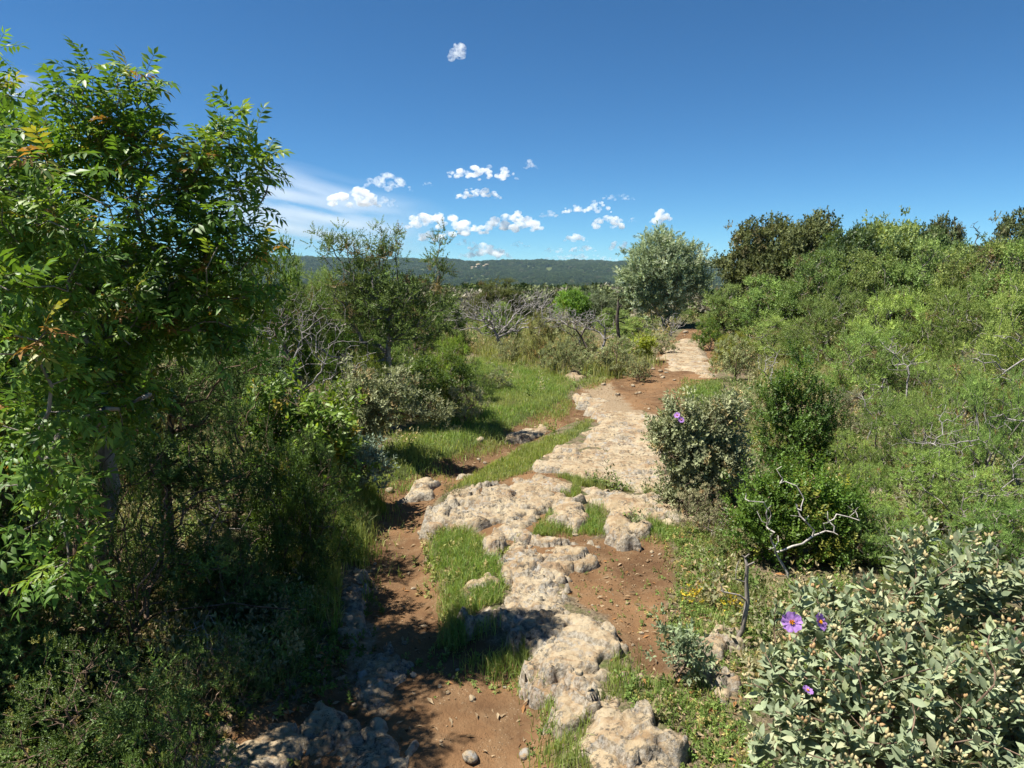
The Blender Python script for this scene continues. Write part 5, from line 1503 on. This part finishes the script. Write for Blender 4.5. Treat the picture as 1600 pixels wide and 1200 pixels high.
def stone(px, py, size_px, label, group=None, z=0.0, name='stone', sink=.25):
    p = G(px, py, z)
    r = size_px / 2 / FPX * np.linalg.norm(p - np.array([0, 0, CAMZ]))
    o = obj(name, STONES[rs.integers(0, 6)], None, (p[0], p[1], (Hs(p[0], p[1]) if z < .05 else z) + r * .55 * (1 - 2 * sink)), None, label, 'stone', group)
    o.rotation_euler = (rs.normal(0, .2), rs.normal(0, .2), rs.uniform(0, 6.28))
    o.scale = (r, r, r * rs.uniform(.8, 1.1))
    return o


for a in [(646, 1058, 12, 'grey upright pebble in mid trail at the edge of the shade', None, -.1), (738, 1098, 13, 'pale pebble on the sunny soil near the ledge', None, -.1), (905, 1052, 15, 'bright white stone lying on the cream boulder', None, .13),
          (838, 810, 15, 'tan stone on the dusty soil beside the dappled outcrop', None, 0), (899, 833, 11, 'small tan stone above the brown soil patch', None, 0), (750, 688, 14, 'brown-shadowed stone at the edge of the verge grass', None, -.05),
          (608, 759, 14, 'white stone in the grass at the bend of the trail', None, -.05), (660, 845, 18, 'dark stone in the shade against the tall grass', None, -.1), (632, 1000, 10, 'small stone on the shaded hump of the trail', None, -.1),
          (820, 1185, 20, 'flat pale stone at the bottom of the trail', None, -.1), (735, 1190, 26, 'cream stone half sunk in the soil by the flagstones', None, -.1), (1000, 1065, 14, 'tan stone beside the weeds above the grooved slab', None, 0)]:
    stone(*a)
trail_spots = scatter(TRAIL, 16, rs, True, .08)
for q in trail_spots:
    x, y, d = project(np.array([q[0], q[1], -.1]))
    if -50 < x < 1650 and y < 1230:
        stone(x, y, rs.uniform(5, 9), 'small loose pale stone lying on the bare soil of the shaded trail', 'loose stones on the shaded trail', -.1)
for q in scatter(TRAIL_FAR, 26, rs, True, .08):
    x, y, d = project(np.array([q[0], q[1], 0]))
    stone(x, y, rs.uniform(5, 10), 'small tan stone scattered on the red soil of the far trail', 'loose stones on the far trail', 0)
for q in scatter(SOIL_PATCH, 9, rs, True, .05):
    x, y, d = project(np.array([q[0], q[1], 0]))
    stone(x, y, rs.uniform(4, 9), 'small pale stone on the brown soil patch beside the ledge', 'loose stones on the soil patch', 0)


def gravel():
    rng = np.random.default_rng(450)
    me = STONES[0]
    V0 = np.array([[1, 0, 0], [-.5, .8, 0], [-.5, -.8, .1], [0, 0, .7], [.2, .1, -.5]])
    F0 = np.array([[0, 1, 3], [1, 2, 3], [2, 0, 3], [1, 0, 4], [2, 1, 4], [0, 2, 4]])
    q = np.concatenate([scatter(TRAIL, 2600, rng), scatter(TRAIL_FAR, 2600, rng), scatter(SOIL_PATCH, 1300, rng), scatter(LEDGE_SOIL, 900, rng), scatter(RIGHT_W, 900, rng)])
    n = len(q)
    pos = np.stack([q[:, 0], q[:, 1], H(q[:, 0], q[:, 1]) + .001], 1)
    Mx = frames(np.stack([rng.normal(size=n), rng.normal(size=n), rng.normal(0, .2, n)], 1), np.tile([[0, 0, 1.0]], (n, 1))) * (rng.gamma(2, .0011, n) * (1 + .12 * q[:, 1]))[:, None, None]
    V, F, C = inst((V0, F0, np.ones((5, 3))), Mx, pos, tint(n, rng, (.18, .11, .06), (.30, .22, .14), (.12, .07, .04), .3))
    obj('gravel', mesh('gravel', V, F, M['bud'], C), None, (0, 0, 0), 'stuff', 'fine pale grit strewn over the red soil', 'gravel')


gravel()


# ------------------------------------------------------------------ wooded hills
def woodland():
    rng = np.random.default_rng(460)
    m = 1500
    d = nrm(rng.normal(size=(m, 3)))
    d[:, 2] = np.abs(d[:, 2]) * np.where(rng.uniform(0, 1, m) < .85, 1, -.4)
    q = rng.uniform(.5, 1, (m, 1)) ** .5 * (1 + .35 * pn(d[:, 0] * 2, d[:, 1] * 2, d[:, 2] * 2 + 4.4))[:, None]
    V0, F0, C0 = inst(t_small(.20, .15), frames(d + rng.normal(0, .6, (m, 3)), rng.normal(size=(m, 3)) + d), d * q * np.array([.8, .8, .9]), np.ones((m, 1)) * rng.uniform(.7, 1.3, (m, 1)) * np.ones(3))
    n = 60000
    y = np.concatenate([np.exp(rng.uniform(math.log(90), math.log(1200), 16000)), np.sqrt(rng.uniform(700 ** 2, 3300 ** 2, n - 16000))])
    x = y * rng.uniform(-.85, .5, n)
    r = (1.7 + y * .0024) * rng.uniform(.6, 1.4, n)
    gap = pn(x * .006, y * .006, 2.0) + .5 * pn(x * .02, y * .02, 4.0) > -.95
    x, y, r = x[gap], y[gap], r[gap]
    n = len(x)
    pos = np.stack([x, y, H(x, y) + .1 * r], 1)
    Mx = frames(np.stack([rng.normal(size=n), rng.normal(size=n), rng.normal(0, .1, n)], 1), np.tile([[0, 0, 1.0]], (n, 1))) * r[:, None, None]
    spread('woodland', 'dark green woodland covering the valley and the long far ridge', 'woodland', (V0, F0, C0), M['tree_leaf'], pos, Mx, tint(n, rng, (.055, .085, .028), (.10, .13, .042), (.14, .14, .07), .06, .2))


woodland()


def far_scrub():
    """the mass of low bushes between the trail's end and the valley"""
    rng = np.random.default_rng(465)
    m = 900
    d = nrm(rng.normal(size=(m, 3)))
    d[:, 2] = np.abs(d[:, 2])
    q = rng.uniform(.5, 1, (m, 1)) ** .5 * (1 + .3 * pn(d[:, 0] * 2, d[:, 1] * 2, d[:, 2] * 2 + 7.4))[:, None]
    T = inst(t_small(.16, .11), frames(d + rng.normal(0, .6, (m, 3)), rng.normal(size=(m, 3)) + d), d * q * np.array([.9, .9, .8]), np.ones((m, 1)) * rng.uniform(.7, 1.3, (m, 1)) * np.ones(3))
    n = 900
    y = np.exp(rng.uniform(math.log(24), math.log(110), n))
    x = y * rng.uniform(-.75, .25, n)
    r = rng.uniform(.5, 1.25, n)
    pos = np.stack([x, y, H(x, y) - .1], 1)
    Mx = frames(np.stack([rng.normal(size=n), rng.normal(size=n), rng.normal(0, .1, n)], 1), np.tile([[0, 0, 1.0]], (n, 1))) * r[:, None, None]
    spread('far_scrub', 'low grey-green scrub beyond the dead trees towards the valley', 'scrub', T, M['tree_leaf'], pos, Mx, tint(n, rng, (.10, .13, .05), (.19, .21, .11), (.26, .24, .19), .2, .15))


far_scrub()
for i, (px, py, w, h, Y, lb) in enumerate([(755, 418, 22, 6, 2350, 'pale limestone cliffs on the ridge above the dead grey tree'), (945, 428, 12, 5, 2250, 'small pale cliff on the ridge beside the lone grey-green tree')]):
    c = P(px, py, Y)
    s = Y / FPX
    root = obj('limestone_cliff', None, None, c, None, lb, 'cliff')
    rr = np.random.default_rng(470 + i)
    for q in range(7):
        me = STONES[rr.integers(0, 6)]
        o = obj('rock_face', me, root, (rr.uniform(-w, w) * s, rr.uniform(-20, 20), rr.uniform(-h, h) * .8 * s))
        o.scale = (rr.uniform(2, 5) * s, 14, rr.uniform(2, 3.6) * s)


# ------------------------------------------------------------------ clouds and air
def cloud_material(name, dens):
    m = bpy.data.materials.new(name)
    m.use_nodes = True
    t = m.node_tree
    t.nodes.clear()
    out = t.nodes.new('ShaderNodeOutputMaterial')
    v = t.nodes.new('ShaderNodeVolumePrincipled')
    v.inputs['Color'].default_value = (1, 1, 1, 1)
    v.inputs['Density'].default_value = dens
    v.inputs['Anisotropy'].default_value = 0.1
    t.links.new(v.outputs[0], out.inputs['Volume'])
    return m


def ragged(m, dens, scale, lo, hi):
    t = m.node_tree
    g = t.nodes.new('ShaderNodeNewGeometry')
    nz = t.nodes.new('ShaderNodeTexNoise')
    nz.inputs['Scale'].default_value = scale
    nz.inputs['Detail'].default_value = 4
    nz.inputs['Roughness'].default_value = 0.6
    mr = t.nodes.new('ShaderNodeMapRange')
    mr.inputs['From Min'].default_value = lo
    mr.inputs['From Max'].default_value = hi
    mr.inputs['To Max'].default_value = dens
    t.links.new(g.outputs['Position'], nz.inputs['Vector'])
    t.links.new(nz.outputs['Fac'], mr.inputs['Value'])
    t.links.new(mr.outputs['Result'], t.nodes['Principled Volume'].inputs['Density'])
    return m


M['cloud'] = ragged(cloud_material('cumulus', 0.03), 0.075, 0.020, 0.40, 0.85)
M['veil'] = cloud_material('thin high cloud', 0.0011)
M['wisp'] = ragged(cloud_material('wisp', 0.016), 0.04, 0.026, 0.44, 0.9)


def cloud(px, py, w, h, label, seed, mat='cloud', Y=6500.0):
    import bmesh
    rng = np.random.default_rng(seed)
    c = P(px, py, Y)
    s = Y / FPX
    bm = bmesh.new()
    n = max(14, int(w / h * 12))
    W, Hh = w * s / 2 * 1.2, h * s * 1.25
    for i in range(n):
        u = rng.uniform(-1, 1)
        top = (1 - u * u) ** .6
        r = Hh * rng.uniform(.10, .26) * (.45 + .55 * top)
        p = (u * (W - r), rng.normal(0, .25) * W, -Hh * .35 + r * .5 + rng.uniform(0, 1) * (Hh * .75 * top - r * .5))
        bmesh.ops.create_icosphere(bm, subdivisions=1, radius=r, matrix=Matrix.Translation(p) @ Matrix.Diagonal((1.35, 1.3, .85, 1)))
    me = bpy.data.meshes.new('cloud')
    bm.to_mesh(me)
    bm.free()
    me.materials.append(M[mat])
    o = obj('cloud', me, None, c, None, label, 'cloud', 'small fair-weather clouds')
    md = o.modifiers.new('union', 'REMESH')
    md.mode = 'VOXEL'
    md.voxel_size = Hh / 30
    return o


CL = [(718, 84, 34, 26, 'lone wispy cloud high above all the others', 'wisp'), (552, 309, 72, 32, 'thick white cloud at the edge of the thin veil', 'cloud'), (602, 287, 70, 24, 'ragged cloud just above the thick white one', 'wisp'),
      (605, 316, 28, 16, 'small puff below the ragged cloud near the veil', 'wisp'), (668, 287, 13, 7, 'tiny puff between the ragged cloud and the long wavy cloud', 'wisp'), (752, 271, 98, 20, 'long wavy cloud, highest of the lower band', 'cloud'),
      (829, 259, 20, 13, 'small puff just off the tip of the long wavy cloud', 'wisp'), (748, 303, 60, 16, 'flat cloud right below the long wavy cloud', 'cloud'), (684, 345, 84, 28, 'two-humped white cloud over the dead grey tree', 'cloud'),
      (670, 372, 50, 19, 'low rounded cloud under the two-humped cloud', 'cloud'), (730, 359, 66, 24, 'bumpy cloud between two-humped and rising cloud', 'cloud'), (798, 347, 84, 30, 'rising cloud with its higher end towards the lone tree', 'cloud'),
      (758, 394, 72, 22, 'broad cloud low over the cliffs of the ridge', 'cloud'), (728, 380, 30, 9, 'thin flat cloud above the broad low cloud', 'wisp'), (858, 335, 28, 11, 'small faint cloud beside the rising cloud', 'wisp'),
      (897, 328, 34, 13, 'small oval cloud, lower one of a slanting trio', 'cloud'), (934, 324, 38, 17, 'rounded cloud in the middle of a slanting trio', 'cloud'), (965, 308, 44, 10, 'thin streak cloud, upper one of a slanting trio', 'wisp'),
      (950, 348, 48, 22, 'compact bright white cloud below the slanting trio', 'cloud'), (1035, 340, 36, 22, 'solitary white cloud right above the lone grey-green tree', 'cloud'), (898, 372, 34, 13, 'small bright cloud midway down to the ridge', 'cloud'),
      (812, 382, 28, 8, 'small flat cloud over the middle of the ridge', 'wisp'), (866, 391, 32, 10, 'low faint cloud over the bright green bush', 'wisp'), (911, 389, 38, 10, 'low flat cloud below the small bright cloud', 'cloud'),
      (968, 385, 34, 15, 'low cloud touching the lone tree crown', 'cloud'), (905, 404, 110, 12, 'long thin cloud lying on the ridge line', 'wisp'), (988, 344, 11, 7, 'tiny puff beside the compact bright cloud', 'wisp')]
for i, (px, py, w, h, lb, mt) in enumerate(CL):
    cloud(px, py, w, h, lb, 500 + i, mt)


def veil():
    import bmesh
    for px, py, w, h, sl, lb in ((490, 335, 230, 75, .2, 'thin white veil of high cloud behind the juniper tree'), (10, 145, 110, 40, .1, 'faint white veil beside the top of the tall tree')):
        nr, na = 22, 48
        V = []
        for sgn in (-1, 1):
            for i in range(nr + 1):
                for j in range(na):
                    rr = i / nr; an = j * 2 * math.pi / na
                    X, Z = rr * math.cos(an), rr * math.sin(an)
                    f = 1 + .3 * float(pn(X * 1.5 + px, Z * 1.5, .3))
                    th = (1 - rr * rr) ** 2 * max(.08, .75 + .9 * float(fbm(X * 1.6 + px, Z * 4.5, 2.2, 3))) + .002 * (1 - rr)
                    V.append((X * f, sgn * th, Z * f))
        F = []
        for sgn in (0, 1):
            o0 = sgn * (nr + 1) * na
            for i in range(nr):
                for j in range(na):
                    q = [o0 + i * na + j, o0 + i * na + (j + 1) % na, o0 + (i + 1) * na + (j + 1) % na, o0 + (i + 1) * na + j]
                    F.append(q if sgn else q[::-1])
        me = bpy.data.meshes.new('cloud_veil')
        bm = bmesh.new()
        vs = [bm.verts.new(v) for v in V]
        for q in F:
            bm.faces.new([vs[k] for k in q])
        bmesh.ops.remove_doubles(bm, verts=bm.verts, dist=1e-5)
        bmesh.ops.recalc_face_normals(bm, faces=bm.faces)
        bm.to_mesh(me)
        bm.free()
        me.materials.append(M['veil'])
        Y = 9000.0
        o = obj('cloud_veil', me, None, P(px, py, Y), None, lb, 'cloud', 'thin veils of high cloud')
        s = Y / FPX
        o.scale = (w * s, 420 if h > 40 else 160, h * s)
        o.rotation_euler = (0, sl, 0)


veil()


def haze():
    x, y0, y1, z0, z1 = 4300, -300, 4500, -70, 105
    V = np.array([[a, b, c] for c in (z0, z1) for b in (y0, y1) for a in (-x, x)], float)
    F = np.array([[0, 2, 3, 1], [4, 5, 7, 6], [0, 1, 5, 4], [2, 6, 7, 3], [0, 4, 6, 2], [1, 3, 7, 5]])
    m = cloud_material('air', 0.00006)
    m.node_tree.nodes['Principled Volume'].inputs['Color'].default_value = (.55, .82, 1, 1)
    obj('haze', mesh('haze', V, F, m), None, (0, 0, 0), 'stuff', 'thin bluish air between the trail and the far ridge', 'haze')


haze()
print('TRIS', sum(TRI.values()), TRI)
